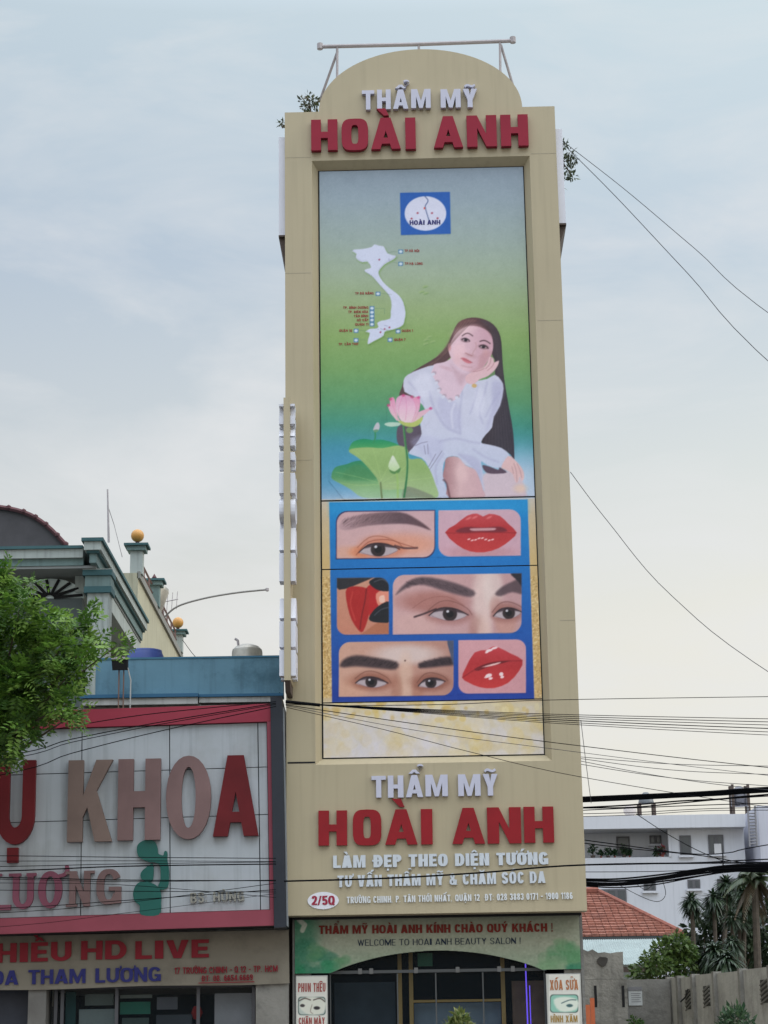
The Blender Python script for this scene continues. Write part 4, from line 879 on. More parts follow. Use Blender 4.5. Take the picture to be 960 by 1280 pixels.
for ch, xa, xb, yt, yb in (('T', 464.5, 482.5, 970, 997), ('H', 485, 504.5, 969.5, 997), ('Ẩ', 507.5, 529, 969, 996.5), ('M', 532, 560, 968.5, 995.5), ('M', 573, 601, 968, 995), ('Ỹ', 604, 622.5, 967.5, 994.5)):
    q = MB(); letter(q, T, ch, xa, xb, yt, yb, -.06, -.008, .28 if ch in 'ẨM' else .36, .18, slope=-.015); q.build('letter', white_l, lo)
for ch, xa, xb, yt, yb in (('H', 398, 434, 1013.3, 1057), ('O', 441, 477, 1012, 1057), ('À', 481.5, 522, 1011.8, 1056), ('I', 526.5, 541, 1011.3, 1055.5), ('A', 565.5, 606.5, 1010, 1055), ('N', 609.5, 652, 1009.3, 1054.5), ('H', 655.5, 693, 1008.5, 1053.5)):
    q = MB(); letter(q, T, ch, xa, xb, yt, yb, -.06, -.008, {'N': .35, 'À': .275, 'A': .275}.get(ch, .37), .2, e=3.6, slope=-.012); q.build('letter', red_g, lo)
line_words(T, 'LÀM ĐẸP THEO DIỆN TƯỚNG', (416.5, 1085), (685.5, 1080.5), 15.5, -.035, -.006, .30, .20, .09, space=.36, material=grey_l, parent=lo)
line_words(T, 'TƯ VẤN THẨM MỸ & CHĂM SÓC DA', (422, 1109), (682, 1103.5), 14.5, -.035, -.006, .26, .18, .10, space=.34, material=grey_l, parent=lo)
line_words(T, 'TRƯỜNG CHINH, P. TÂN THỚI NHẤT, QUẬN 12  ĐT: 028 3883 0171 - 1900 1186', (433.5, 1129.2), (716, 1123.6), 8.3, -.02, -.006, .23, .16, .10, material=mat('faded_letter', (.66, .68, .68), .5), parent=lo)
c_ = Vector(T.at(404, 1125.8)); rx_ = T.at(423.5, 1125.8)[0] - c_.x; rz_ = T.at(404, 1115.0)[1] - c_.y
pq = MB().prism([oval(c_.x, c_.y, rx_, rz_, 36, 2.0)], -.012, -.003).build('number_plaque', mat('plaque_white', (.72, .72, .76), .5), lo)
q = MB(); lettering(q, T, '2/5Q', (389.5, 1131.3), (418.5, 1131), 11.5, -.018, -.012, .25, .17, .06); q.build('number', mat('plaque_red', (.30, .012, .04), .5), pq)

# ------------------------------------------------------------------ shop front under the sign
FD = .50
fc = Canvas(362, 1136, 732, 1222, 1.6, (130, 134, 124))
fc.grad([(1140, (122, 128, 116)), (1180, (142, 148, 134)), (1216, (120, 140, 120))])
G1, G2, G3 = (44, 108, 84), (80, 128, 92), (104, 138, 106)
fc.ell(366, 1165, 30, 40, (62, 120, 96), 26, .9)
for x, y, r_, c in ((385, 1205, 26, G1), (405, 1200, 22, G1), (375, 1185, 18, G1), (395, 1190, 14, G2), (425, 1204, 14, G2), (372, 1212, 20, (30, 112, 78)), (405, 1213, 18, (40, 120, 84)), (700, 1195, 24, G2), (715, 1205, 24, G2), (690, 1206, 18, G3), (705, 1182, 14, G3), (718, 1186, 14, G2), (722, 1212, 16, G1), (683, 1210, 12, G3)):
    for _ in range(8): fc.ell(x + random.uniform(-.6, .6) * r_, y + random.uniform(-.5, .5) * r_, r_ * random.uniform(.3, .6), r_ * random.uniform(.2, .45), c, 3, random.uniform(.25, .6))
for _ in range(120): fc.ell(random.uniform(366, 728), random.uniform(1142, 1216), random.uniform(2, 10), random.uniform(1, 5), random.choice(((146, 150, 136), (96, 110, 98), (122, 136, 122))), 4, .12)
fc.line([(374, 1150), (381, 1156), (378, 1163)], 6, (196, 196, 190), 1.5, .8, 0)
fc.grain(2, 1); fc.grain(3, 4)
xl, xr = T.at(368.5, 1180, FD)[0], T.at(725, 1180, FD)[0]; zt, zs = ZB + .02, T.at(400, 1216.5, FD)[1]
archpts = curve([(411.5, 1217), (440, 1205.5), (480, 1195), (520, 1189.5), (556, 1188), (600, 1191.5), (640, 1199.5), (665, 1207), (682.8, 1214.5)], 5)
outline = [(300, 1100), (800, 1100), (800, 1260), (682.8, 1260)] + archpts[::-1] + [(411.5, 1260), (300, 1260)]
fas = printed('welcome_fascia', fc, T, FD, (xl, xr, zs, zt), tower, print_m, dens=1.5, keep=outline, trace=FD)
al = [T.at(*p, FD) for p in archpts]
mb = MB(); mb.prism([[(xl, zt), (xl, zs), (al[0][0], zs)] + [a for a in al[1:-1]] + [(al[-1][0], zs), (xr, zs), (xr, zt)]], FD + .004, FD + .09, back=True); mb.build('fascia_body', mat('fascia_back', (.12, .15, .13), .8), fas)
line_words(T, 'THẨM MỸ HOÀI ANH KÍNH CHÀO QUÝ KHÁCH !', (398.5, 1167.5), (692.5, 1164.5), 10.5, FD - .012, FD - .002, .25, .18, .08, material=mat('dull_red', (.17, .022, .015), .7, spec=.2), parent=fas)
line_words(T, 'WELCOME TO HOAI ANH BEAUTY SALON !', (447, 1182.3), (652, 1179.6), 7.8, FD - .008, FD - .002, .12, .07, .14, material=mat('slate_ink', (.02, .03, .05), .7, spec=.2), parent=fas)
# piers, soffit, room behind the glass
MB().box(UL + .05, xl - .004, FD, .58, .15, ZB - .002).build('pier', concrete, tower); MB().box(xr + .004, UR - .04, FD + .02, .58, .15, ZB - .002).build('pier', concrete, tower)
posts = []
pcL = Canvas(366, 1214, 414, 1300, 2, (172, 174, 172)); pcR = Canvas(682, 1212, 730, 1300, 2, (172, 174, 172))
def poster(cvs, x0, y0, x1, face_):
    cvs.poly([(x0 + 1.5, y0 + 2), (x1 - 1.5, y0 + 2), (x1 - 1.5, 1298), (x0 + 1.5, 1298)], (196, 198, 196), 1, sm=0)
    cvs.poly(cvs.rrect(x0 + 3, y0 + 27, x1 - 3, y0 + 50, 4), (70, 90, 88), .8, sm=0); cvs.poly(cvs.rrect(x0 + 4, y0 + 28, x1 - 4, y0 + 49, 4), face_, .8, sm=0)
poster(pcL, 369.5, 1219, 410, (168, 180, 178)); poster(pcR, 684.5, 1216, 726, (126, 176, 164))
pcL.poly([(374, 1258), (384, 1246), (406, 1250), (404, 1266), (386, 1268)], (196, 200, 194), 3); pcL.line([(374, 1251), (381, 1248), (388, 1250)], 1.4, (80, 70, 66), 1); pcL.line([(392, 1250), (400, 1248), (406, 1252)], 1.4, (80, 70, 66), 1)
pcL.ell(378, 1257, 3, 2, (60, 56, 58), 1); pcL.ell(396, 1260, 4, 2.2, (50, 48, 52), 1); pcL.line([(390, 1256), (388, 1264), (391, 1267)], .8, (130, 120, 112), 1)
pcR.poly([(692, 1250), (706, 1246), (722, 1250), (720, 1262), (700, 1264)], (196, 206, 200), 3); pcR.line([(702, 1254), (712, 1250), (720, 1250)], 1.2, (66, 90, 96), 1); pcR.ell(712, 1257, 4, 2, (60, 90, 96), 1.2)
for cvs, x0, yt_, x1, t1, t2, lab in ((pcL, 369.5, 1218, 410, 'PHUN THÊU', 'CHÂN MÀY', 'white poster with two eyes and red heading PHUN THÊU by the salon door'), (pcR, 684.5, 1215.5, 726, 'XÓA SỬA', 'HÌNH XĂM', 'white poster with green eye picture and orange heading XÓA SỬA by the door')):
    a = T.at(x0, 1298, FD); b = T.at(x1, yt_, FD)
    pr = thing('poster', lab, 'poster', T)
    MB().box(a[0] + .005, b[0] - .005, FD - .02, FD + .10, .4, b[1] - .012).build('board', mat('poster_edge', (.3, .31, .31), .7), pr)
    pp = printed('printed_face', cvs, T, FD - .024, (a[0] + .01, b[0] - .01, a[1], b[1] - .02), pr, print_m, dens=1.6, trace=FD - .024)
    q = MB(); colr = mat('poster_red', (.34, .06, .05), .6) if 'PHUN' in t1 else mat('poster_orange', (.42, .16, .06), .6)
    lettering(q, T, t1, (x0 + 3.2, yt_ + 22), (x1 - 3.2, yt_ + 21.6), 11 if 'PHUN' in t1 else 12.5, FD - .03, FD - .026, .2, .14, .08); q.build('heading', colr, pp)
    q = MB(); lettering(q, T, t2, (x0 + 4, yt_ + 62.5), (x1 - 4, yt_ + 62.2), 8.5, FD - .03, FD - .026, .2, .15, .09); q.build('heading', mat('poster_ochre', (.36, .22, .05), .6) if 'XĂM' in t2 else colr, pp)
gx0, gx1 = T.at(411, 1240, .65)[0], T.at(684, 1240, .65)[0]
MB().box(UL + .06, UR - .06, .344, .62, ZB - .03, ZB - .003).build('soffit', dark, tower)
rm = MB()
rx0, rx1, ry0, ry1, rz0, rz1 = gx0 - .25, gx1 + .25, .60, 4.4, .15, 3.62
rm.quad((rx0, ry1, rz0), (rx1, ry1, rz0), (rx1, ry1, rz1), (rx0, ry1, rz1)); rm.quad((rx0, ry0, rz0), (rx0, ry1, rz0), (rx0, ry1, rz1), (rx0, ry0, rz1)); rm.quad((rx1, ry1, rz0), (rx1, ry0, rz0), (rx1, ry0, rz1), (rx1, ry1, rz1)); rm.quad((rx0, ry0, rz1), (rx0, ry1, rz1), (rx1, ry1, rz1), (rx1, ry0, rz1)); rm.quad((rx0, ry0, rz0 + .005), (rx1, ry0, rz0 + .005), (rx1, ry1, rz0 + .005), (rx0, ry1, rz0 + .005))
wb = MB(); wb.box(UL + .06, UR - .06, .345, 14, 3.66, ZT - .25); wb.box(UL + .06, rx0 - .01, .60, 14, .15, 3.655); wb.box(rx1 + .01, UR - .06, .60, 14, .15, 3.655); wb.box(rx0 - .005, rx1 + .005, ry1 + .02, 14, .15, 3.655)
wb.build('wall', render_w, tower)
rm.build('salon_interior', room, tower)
dz = T.at(545, 1213.5, .6)[1]
gf = MB().box(gx0, gx1, .635, .645, .16, 3.55).build('glass_front', glass, tower)
frm = mat('door_metal', (.085, .09, .092), .5, metal=.3)
MB().box(gx0, gx1, .60, .632, dz - .022, dz + .022).build('transom_bar', frm, gf)
for px_ in (413, 497, 545, 604, 681):
    x = T.at(px_, 1240, .62)[0]; MB().box(x - .010, x + .010, .61, .631, .16, dz - .032).build('mullion', frm, gf)
for px_ in (450, 464, 520, 572, 624, 641):
    x = T.at(px_, 1212, .6)[0]; MB().box(x - .028, x + .028, .585, .599, dz - .03, dz + .05).build('glass_clamp', mat('clamp_steel', (.16, .16, .16), .4, metal=.4), gf)
inner = MB()
for px_ in (500, 514, 629): x = T.at(px_, 1240, .95)[0]; inner.box(x - .03, x + .03, .95, 1.0, .16, 3.3)
za = T.at(560, 1251, .95)[1]; xa, xb = T.at(516.5, 1251, .95)[0], T.at(626.5, 1251, .95)[0]; inner.box(xa, xb, .96, .99, za - .018, za + .018)
inner.build('gilt_door_frame', gold_f, tower)
bd = T.at(518, 1279, 1.1); bu = T.at(626, 1252.5, 1.1)
MB().box(bd[0], bu[0], 1.1, 1.13, 1.0, bu[1]).build('inner_door', mat('inner_door_blue', (.22, .32, .42), .35, .3, 2), tower)
MB().box(T.at(640, 1240, 1.2)[0], T.at(680, 1240, 1.2)[0], 1.2, 1.25, .16, T.at(660, 1226, 1.2)[1]).build('side_panel', mat('wood_panel', (.34, .25, .14), .6, .3, 4), tower)
MB().box(T.at(418, 1240, 1.3)[0], T.at(494, 1240, 1.3)[0], 1.3, 1.33, .16, T.at(450, 1228, 1.3)[1]).build('side_panel', mat('dark_screen', (.06, .10, .14), .5, .3, 3), tower)
x = T.at(658, 1240, .9)[0]
neon = MB()
neon.tube([(x, .9, T.at(658, 1204, .9)[1]), (x + .01, .9, .6)], .011, 6); neon.tube([(x + .05, .9, T.at(658, 1232, .9)[1]), (x + .05, .9, .6)], .008, 6)
neon.build('violet_light_strip', emit_mat('violet_glow', (.16, .10, .9), 1.6), tower)
lx = T.at(533, 1199, .7)
MB().box(lx[0] - .13, lx[0] + .09, .7, .74, lx[1] - .10, lx[1] + .09).build('green_notice', mat('notice_green', (.04, .16, .09), .6), tower)

# plants that top the tower
def leaf_mesh(name, blobs, n, size, cols, parent, ratio=.45, droop=.4, spray=0, mt=None, seed=1, flat=.6):
    """leaves as small folded blades; blobs: (x, y, z, r); spray > 0 sets leaflets along little stalks"""
    rng = np.random.default_rng(seed); V, Fc, C = [], [], []
    wts = np.array([b[3] ** 2.2 for b in blobs]); wts /= wts.sum(); cols = np.array(cols, float)
    def blade(p, d, nrm, L_, c):
        sd = np.cross(d, nrm); sd /= np.linalg.norm(sd) + 1e-9; w_h = sd * L_ * ratio * .5
        i = len(V); V.extend([p, p + d * L_ * .5 + w_h + nrm * L_ * .05, p + d * L_, p + d * L_ * .5 - w_h + nrm * L_ * .05, p + d * L_ * .48])
        Fc.extend([(i, i + 4, i + 1), (i + 4, i + 2, i + 1), (i, i + 3, i + 4), (i + 4, i + 3, i + 2)]); C.extend([c] * 5)
    for _ in range(n):
        b = blobs[rng.choice(len(blobs), p=wts)]; u = rng.normal(size=3); u /= np.linalg.norm(u)
        rr = b[3] * rng.uniform(.25, 1.05) ** .6; p = np.array(b[:3]) + u * rr * np.array([1, 1, .85])
        d = u * .8 + rng.normal(size=3) * .6; d[2] -= droop; d /= np.linalg.norm(d)
        nrm = np.array([0, 0, 1.]) * flat + rng.normal(size=3) * .5; nrm -= d * nrm.dot(d); nrm /= np.linalg.norm(nrm) + 1e-9
        base = cols[rng.integers(len(cols))]
        if not spray: blade(p, d, nrm, size * rng.uniform(.6, 1.3), np.clip(base * rng.uniform(.75, 1.25), 0, 1))
        else:
            sd = np.cross(d, nrm); Ls = size * spray * .42
            for k in range(spray):
                t = k / spray; q = p + d * Ls * t + np.array([0, 0, -1]) * Ls * .25 * t * t
                for sg in (-1, 1):
                    dd = d * .55 + sd * sg + rng.normal(size=3) * .12; dd /= np.linalg.norm(dd)
                    blade(q, dd, nrm, size * rng.uniform(.8, 1.15) * (1 - .35 * t), np.clip(base * rng.uniform(.8, 1.2), 0, 1))
    m_ = MB(); m_.v = [tuple(v) for v in V]; m_.f = Fc
    C = np.concatenate([np.array(C), np.ones((len(C), 1))], 1)
    return m_.build(name, mt or attr_mat('leaf', .5, .35, .3), parent, cols=C)
GR = [(.035, .075, .018), (.05, .10, .025), (.065, .13, .03), (.028, .06, .02)]
bark = mat('bark', (.10, .075, .055), .95, .3, 8, .6)
def wp(v): return T.M @ Vector(v)
def roof_plant(label, px, py, d, rpx, n, pot, stems, seed, cols):
    c = T.p3(px, py, d); k = F_PX / 31.5
    r_ = thing('roof_plant', label, 'plant', T)
    bl = [(*T.p3(px + dx, py + dy, d), rr / k) for dx, dy, rr in stems]
    leaf_mesh('foliage', bl, n, .085, cols, r_, .4, .1, 0, None, seed)
    s_ = MB()
    for b in bl: s_.tube([T.p3(pot[0], pot[1], d), T.p3((pot[0] * .6 + px * .4), (pot[1] + py) / 2, d), Vector(b[:3])], [.014, .01, .005], 5)
    s_.build('stem', bark, r_)
roof_plant('small leafy shrub at the foot of the rounded tower top, by the leaning pipe strut', 386, 128, .7, 10, 150, (389, 142), [(-8, -2, 5), (-1, -7, 5), (6, -1, 6), (-4, 6, 5), (5, 7, 5), (0, 2, 6)], 3, [(.05, .07, .03), (.09, .10, .05), (.14, .12, .07), (.03, .045, .02)])
roof_plant('wispy bush hanging over the tower flank beside the guy wires', 709, 205, .9, 16, 210, (699, 200), [(-5, -24, 6), (3, -14, 7), (-2, -4, 6), (7, -6, 5), (2, 8, 7), (-4, 18, 4), (6, 16, 5), (-6, 28, 3)], 4, [(.06, .085, .045), (.10, .12, .07), (.04, .05, .03)])
roof_plant('tiny sprig peeping past the tower corner over the clinic', 351, 155, .5, 4, 26, (353.5, 160), [(0, 0, 3.5), (2, -3, 3)], 5, [(.08, .10, .05), (.05, .06, .03)])
# shrub by the door
def potted(label, px, ptop, Y, rpx, n, size, cols, seed, group=None):
    top = P(px, ptop, Y); k = F_PX / Y; r_ = thing('potted_shrub', label, 'plant', None, (top.x, Y, .146), group); h = top.z - .146; rr = rpx / k
    MB().lathe([(0, 0), (.17, 0), (.24, .38), (.26, .38), (.26, .42), (.22, .42), (.20, .36), (0, .36)], (0, 0, 0), 18).build('pot', mat('terracotta', (.30, .12, .07), .8, .15, 5), r_)
    s_ = MB()
    for a in range(4): s_.tube([(0, 0, .34), (.08 * math.cos(a * 1.6), .08 * math.sin(a * 1.6), h * .5), (rr * .5 * math.cos(a * 1.6), rr * .5 * math.sin(a * 1.6), h - rr * .6)], [.02, .015, .006], 6)
    s_.build('stem', bark, r_)
    bl = [(0, 0, h - rr * 1.0, rr * .85), (0, 0, h - rr * .5, rr * .5)] + [(rr * .7 * math.cos(a), rr * .7 * math.sin(a), h - rr * random.uniform(.9, 2.2), rr * .55) for a in (0, 1.2, 2.3, 3.5, 4.6, 5.5)]
    leaf_mesh('foliage', bl, n, size, cols, r_, .35, -.3, 0, None, seed)
potted('yellow-green potted shrub whose tip shows in front of the salon door', 574, 1265, 28.4, 17, 700, .11, [(.16, .19, .05), (.10, .15, .04), (.22, .24, .09)], 8)
potted('dark green bush with pointed leaves before the concrete fence', 918, 1256, 31.8, 26, 900, .13, [(.05, .10, .05), (.07, .13, .06), (.035, .075, .04)], 9)

# ------------------------------------------------------------------ the clinic next door
CL = Frame((0, 31, 0), 0)
clinic = thing('clinic_building', 'low clinic with a blue roof parapet behind its red-framed signboard', 'building', CL)
def cx_(px, py, d=0): return CL.at(px, py, d)
xR = cx_(357, 1200)[0]; xL = cx_(-260, 1200)[0]
blue_w = mat('blue_wash', (.125, .25, .325), .85, .10, 1.2, .2, stain=(.05, .12, .165), stain_scale=1.3, streak=.35)
zc = cx_(300, 880)[1]
MB().box(xL, xR - .02, .002, 8, cx_(100, 1238)[1], zc - .01).build('wall', mat('clinic_wall', (.36, .36, .33), .85, .1, 1, .2, streak=.5), clinic)
pz0, pz1 = cx_(240, 868.5)[1], cx_(240, 822.5)[1]; px0 = cx_(119, 845)[0]; px1 = cx_(354, 845)[0]
MB().box(px0, px1, .05, .28, pz0, pz1).build('roof_parapet', blue_w, clinic)
MB().box(px0, px1 + .01, .04, .29, pz1 + .001, pz1 + .03).build('parapet_coping', mat('blue_trim', (.055, .16, .24), .8, .1, 2), clinic)
MB().box(cx_(102, 868)[0], cx_(249, 868)[0], -.16, .3, pz0 - .055, pz0 - .002).build('cornice_trim', mat('blue_edge', (.03, .12, .22), .7), clinic)
MB().box(cx_(249, 868)[0] + .002, px1, -.06, .3, pz0 - .045, pz0 - .003).build('cornice_trim', MATS['blue_edge'], clinic)
MB().box(cx_(102, 868)[0] + .03, cx_(248, 868)[0], -.12, .3, pz0 - .16, pz0 - .058).build('cornice', mat('cornice_white', (.5, .5, .48), .8, .15, 2, streak=.6), clinic)
MB().box(cx_(249, 868)[0] + .002, px1 - .02, -.03, .3, pz0 - .13, pz0 - .048).build('cornice', MATS['cornice_white'], clinic)
# ground floor
zg = cx_(150, 1236)[1] + .02
MB().box(cx_(43, 1260)[0], cx_(65, 1260)[0], -.55, .0, .146, zg).build('pillar', mat('pillar_dirty', (.20, .195, .18), .9, .2, 2, .3, stain=(.14, .13, .12)), clinic)
MB().box(cx_(320, 1260, -.5)[0], cx_(361, 1260, -.5)[0], -.55, .0, .146, cx_(340, 1228)[1]).build('pillar', mat('pillar_peeling', (.24, .23, .205), .95, .2, 2.5, .6, stain=(.10, .095, .09), stain_scale=2.2), clinic, ).__setitem__('label', 'peeling stained pillar')
w0, w1 = cx_(67, 1260)[0], cx_(319, 1260)[0]
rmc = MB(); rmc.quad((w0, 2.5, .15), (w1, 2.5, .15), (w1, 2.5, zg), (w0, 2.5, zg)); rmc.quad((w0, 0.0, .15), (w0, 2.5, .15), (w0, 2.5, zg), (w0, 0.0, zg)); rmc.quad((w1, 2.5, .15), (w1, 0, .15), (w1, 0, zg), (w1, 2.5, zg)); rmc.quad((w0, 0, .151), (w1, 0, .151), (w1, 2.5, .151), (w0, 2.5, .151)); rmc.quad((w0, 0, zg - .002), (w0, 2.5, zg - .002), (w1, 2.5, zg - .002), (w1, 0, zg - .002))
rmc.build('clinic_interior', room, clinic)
MB().box(cx_(356, 1260, .3)[0], -1.46, .3, 8, 0, cx_(300, 1140)[1]).build('party_wall', mat('party_wall', (.10, .09, .08), .9, .3, 3), clinic)
wg = MB().box(w0, w1, -.30, -.29, .2, zg - .03).build('shop_window', glass, clinic)
for px_ in (70, 78, 146, 248, 317): x = cx_(px_, 1260, -.3)[0]; MB().box(x - .025, x + .025, -.33, -.302, .2, zg - .03).build('window_frame', mat('window_metal', (.10, .10, .11), .5, metal=.4), wg)
MB().box(w0, w1, -.36, -.25, zg - .03, zg).build('window_frame', MATS['window_metal'], wg)
def inpost(x0, y0, x1, y1, d, col, nm='window_poster'):
    a = cx_(x0, y1, d); b = cx_(x1, y0, d); return MB().box(a[0], b[0], d, d + .02, a[1], b[1]).build(nm, mat('poster_%d_%d' % (x0, y0), col, .7, .12, 3), clinic)
inpost(268, 1241, 316, 1290, -.26, (.55, .58, .62)); inpost(98, 1261, 146, 1300, -.25, (.34, .44, .44)); inpost(106, 1242, 142, 1257, -.24, (.22, .28, .26)); inpost(150, 1252, 188, 1268, -.23, (.04, .26, .18)); inpost(150, 1243, 190, 1248, -.23, (.30, .36, .33)); inpost(195, 1268, 240, 1300, -.24, (.08, .10, .12)); inpost(196, 1246, 222, 1262, -.22, (.20, .22, .26)); inpost(81, 1240, 95, 1300, -.22, (.03, .12, .12)); inpost(152, 1272, 186, 1300, -.22, (.10, .16, .15))
lr = cx_(246, 1266, -.2); MB().lathe([(0, -.10), (.05, -.09), (.085, 0), (.05, .09), (0, .10)], (lr[0], -.19, lr[1]), 12).build('red_lantern', mat('lantern_red', (.45, .03, .03), .6), clinic)
MB().box(cx_(-120, 1260)[0], cx_(42, 1260)[0], -.2, -.05, .15, zg).build('roller_shutter', mat('shutter_dark', (.035, .04, .055), .6, .2, 3), clinic)
# red framed signboard
SG = Frame((0, 29.85, 0), 0, .016)
sg = thing('clinic_signboard', 'large white panelled signboard in a faded red frame with big raised letters', 'sign', SG)
panel_w = mat('aged_white_panel', (.43, .46, .485), .6, .07, 1.0, .0, stain=(.34, .355, .355), stain_scale=.7, streak=.35)
frame_r = mat('red_frame', (.30, .026, .05), .6, .12, 1.2); frame_p = mat('faded_red_frame', (.28, .055, .08), .65, .16, 1.0)
bx0 = SG.at(-170, 1000)[0]; bx1 = SG.at(335, 1000)[0]; bx2 = SG.at(340, 1000)[0]
bzt = SG.at(335, 880)[1]; bz1 = SG.at(335, 902.5)[1]; bz0 = SG.at(335, 1137)[1]; bzb = SG.at(338, 1157)[1]
MB().box(bx0, bx2, .055, .62, bzb + .004, bzt - .004).build('sign_box', dark, sg)
cols_x = [bx0] + [SG.at(x, 1000)[0] for x in (-10, 101.5, 212, 323.5)] + [bx1]
rows_z = [bz0] + [SG.at(200, y)[1] for y in (1022, 962.5)] + [bz1]
pn = 0
for i in range(len(cols_x) - 1):
    for j in range(len(rows_z) - 1):
        q = MB().box(cols_x[i] + .007, cols_x[i + 1] - .007, .03, .05, rows_z[j] + .006, rows_z[j + 1] - .006); q.build('white_panel', panel_w, sg)
MB().box(bx0, bx2, -.03, .054, bz1 + .004, bzt).build('frame_rail', frame_r, sg); MB().box(bx0, bx2, -.03, .054, bzb, bz0 - .004).build('frame_rail', frame_p, sg); MB().box(bx1 + .004, bx2, -.028, .054, bz0 - .002, bz1 + .002).build('frame_rail', frame_p, sg)
MB().box(SG.at(340.5, 1000)[0], SG.at(355, 1000)[0], -.10, .63, SG.at(345, 1160)[1], SG.at(345, 872)[1]).build('steel_post', mat('post_black', (.016, .02, .03), .5, .2, 3), sg)
MB().box(SG.at(355.4, 1000)[0], SG.at(357, 1000)[0], -.02, .3, SG.at(345, 1158)[1], SG.at(345, 885)[1]).build('post_edge', mat('post_edge_grey', (.22, .24, .26), .6, .2, 4, streak=.6), sg)
red_old = mat('old_red_letter', (.125, .012, .015), .6, .2, 1.6, spec=.2); tan_l = mat('faded_tan_letter', (.19, .135, .115), .65, .16, 1.6, spec=.2); tan2 = mat('faded_pink_tan_letter', (.20, .125, .12), .65, .16, 1.5, spec=.2); pink_l = mat('faded_pink_letter', (.23, .075, .11), .65, .16, 2, spec=.2)
for ch, xa, xb, yt, yb, mt_, wt_, e_ in (('Ụ', -6, 42, 951, 1056, red_old, .33, 2), ('K', 83.5, 139.5, 950.5, 1052.5, tan_l, .34, 2), ('H', 146.5, 200, 949, 1050.5, tan2, .36, 2), ('O', 207, 263.5, 945, 1049.5, tan2, .34, 2.1), ('A', 266, 323, 944.5, 1045.5, red_old, .29, 2)):
    q = MB(); letter(q, SG, ch, xa, xb, yt, yb, -.075, .02, wt_, .135 if ch != 'H' else .2, e_, slope=-.02) if ch != 'Ụ' else letter(q, SG, 'U', xa, xb, yt, yb, -.075, .02, wt_, .20, e_, slope=-.02)
    o = q.build('letter', mt_, sg); o['label'] = 'faded tan letter' if mt_ in (tan_l, tan2) else 'red letter'
    if ch == 'Ụ': a = SG.at(9.5, 1079); b = SG.at(23.5, 1060); MB().box(a[0], b[0], -.075, .02, a[1], b[1]).build('letter_dot', red_old, o)
def serif(q, x0, x1, y, h=4.0):
    a = SG.at(x0, y + h / 2, -.05); b = SG.at(x1, y - h / 2, -.05); q.box(a[0], b[0], -.0512, .02, a[1], b[1])
for ch, xa, xb, yt, yb, mt_, sr in (('L', -22, 13, 1092, 1138, pink_l, ((-28, 2, 1094),)), ('U', 15, 41, 1092, 1136.5, pink_l, ((11, 26, 1093.5), (33, 45, 1093))), ('Ơ', 47, 77, 1089, 1135.5, pink_l, ()), ('N', 86, 112, 1089, 1133, tan2, ((82, 96, 1091), (105, 118, 1090), (82, 96, 1131.5))), ('G', 120, 151, 1086.5, 1131, tan2, ())):
    q = MB(); letter(q, SG, ch, xa, xb, yt, yb, -.05, .02, .3, .14, 2.1, slope=-.02)
    for s3 in sr: serif(q, *s3)
    if ch == 'Ơ': pass
    q.build('letter', mt_, sg)
a = SG.at(38, 1096, -.05); q = MB(); lettering(q, SG, 'BS: HÙNG', (238, 1128.5), (305, 1126), 12.5, -.012, .02, .2, .13, .13); q.build('doctor_name', mat('gilt_letter', (.30, .29, .25), .5, .1, 3), sg)
def q6(pts): return [(x / 2.595, 880 + y / 2.595) for x, y in pts]
EM = [[(444, 478), (446, 458), (462, 444), (485, 441), (503, 448), (511, 468), (513, 484), (529, 491), (533, 478), (540, 477), (543, 488), (542, 505), (547, 530), (548, 565), (544, 592), (532, 601), (520, 601), (513, 590), (520, 572), (521, 540), (516, 520), (500, 513), (482, 512), (462, 503), (450, 495)],
      [(474, 530), (492, 518), (498, 530), (497, 560), (490, 576), (466, 573), (456, 562), (458, 545)],
      [(433, 606), (442, 586), (460, 576), (492, 580), (515, 596), (522, 615), (522, 645), (515, 684), (458, 684), (453, 655), (437, 640), (432, 622)]]
q = MB()
for k_, e_ in enumerate(EM): q.prism([[SG.at(*p, -.03) for p in curve(q6(e_), 3, True)]], -.03 - .0006 * k_, .02)
q.build('mother_emblem', mat('emblem_green', (.008, .105, .085), .5, .15, 2), sg)

# cloth banner under it
BN = Frame((0, 30.40, 0), 0, .008)
bn = thing('banner', 'grubby beige cloth banner lettered in red and blue under the red-framed signboard', 'banner', BN)
a = BN.at(-120, 1240); b = BN.at(361, 1161)
nx, nz = 120, 14; q = MB(); zlo = BN.at(361, 1229)[1]; zhi = BN.at(361, 1162)[1]
for j in range(nz + 1):
    for i in range(nx + 1):
        x = a[0] + (b[0] - a[0]) * i / nx; z = zlo + (zhi - zlo) * j / nz
        e_ = .012 * mnoise.noise(Vector((x * 1.6, z * 1.2, 3))) + .006 * mnoise.noise(Vector((x * 5, z * 4, 1))) + (.02 * max(0, (x - b[0] + .6) / .6) * mnoise.noise(Vector((x * 6, z * 5, 9))))
        q.v.append((x, e_, z - (.01 * math.sin(x * 2.2) if j == 0 else 0)))
for j in range(nz):
    for i in range(nx): k = j * (nx + 1) + i; q.f.append((k, k + 1, k + nx + 2, k + nx + 1))
q.build('cloth', mat('beige_cloth', (.235, .21, .165), .9, .12, 1.4, .1, stain=(.16, .14, .11), stain_scale=1.1), bn, smooth=True)
MB().box(a[0], b[0], .03, .07, zhi - .03, zhi + .01).build('batten', brown_d, bn)
ban_r = mat('banner_red', (.24, .010, .02), .7, .1, 2); ban_b = mat('banner_blue', (.022, .024, .15), .7, .1, 2)
line_words(BN, 'HIỀU', (-5, 1203.5), (89, 1200.8), 24, -.03, -.015, .27, .19, .17, material=ban_r, parent=bn)
line_words(BN, 'HD', (101, 1199.8), (158, 1198.8), 23.5, -.03, -.015, .28, .2, .14, material=ban_r, parent=bn)
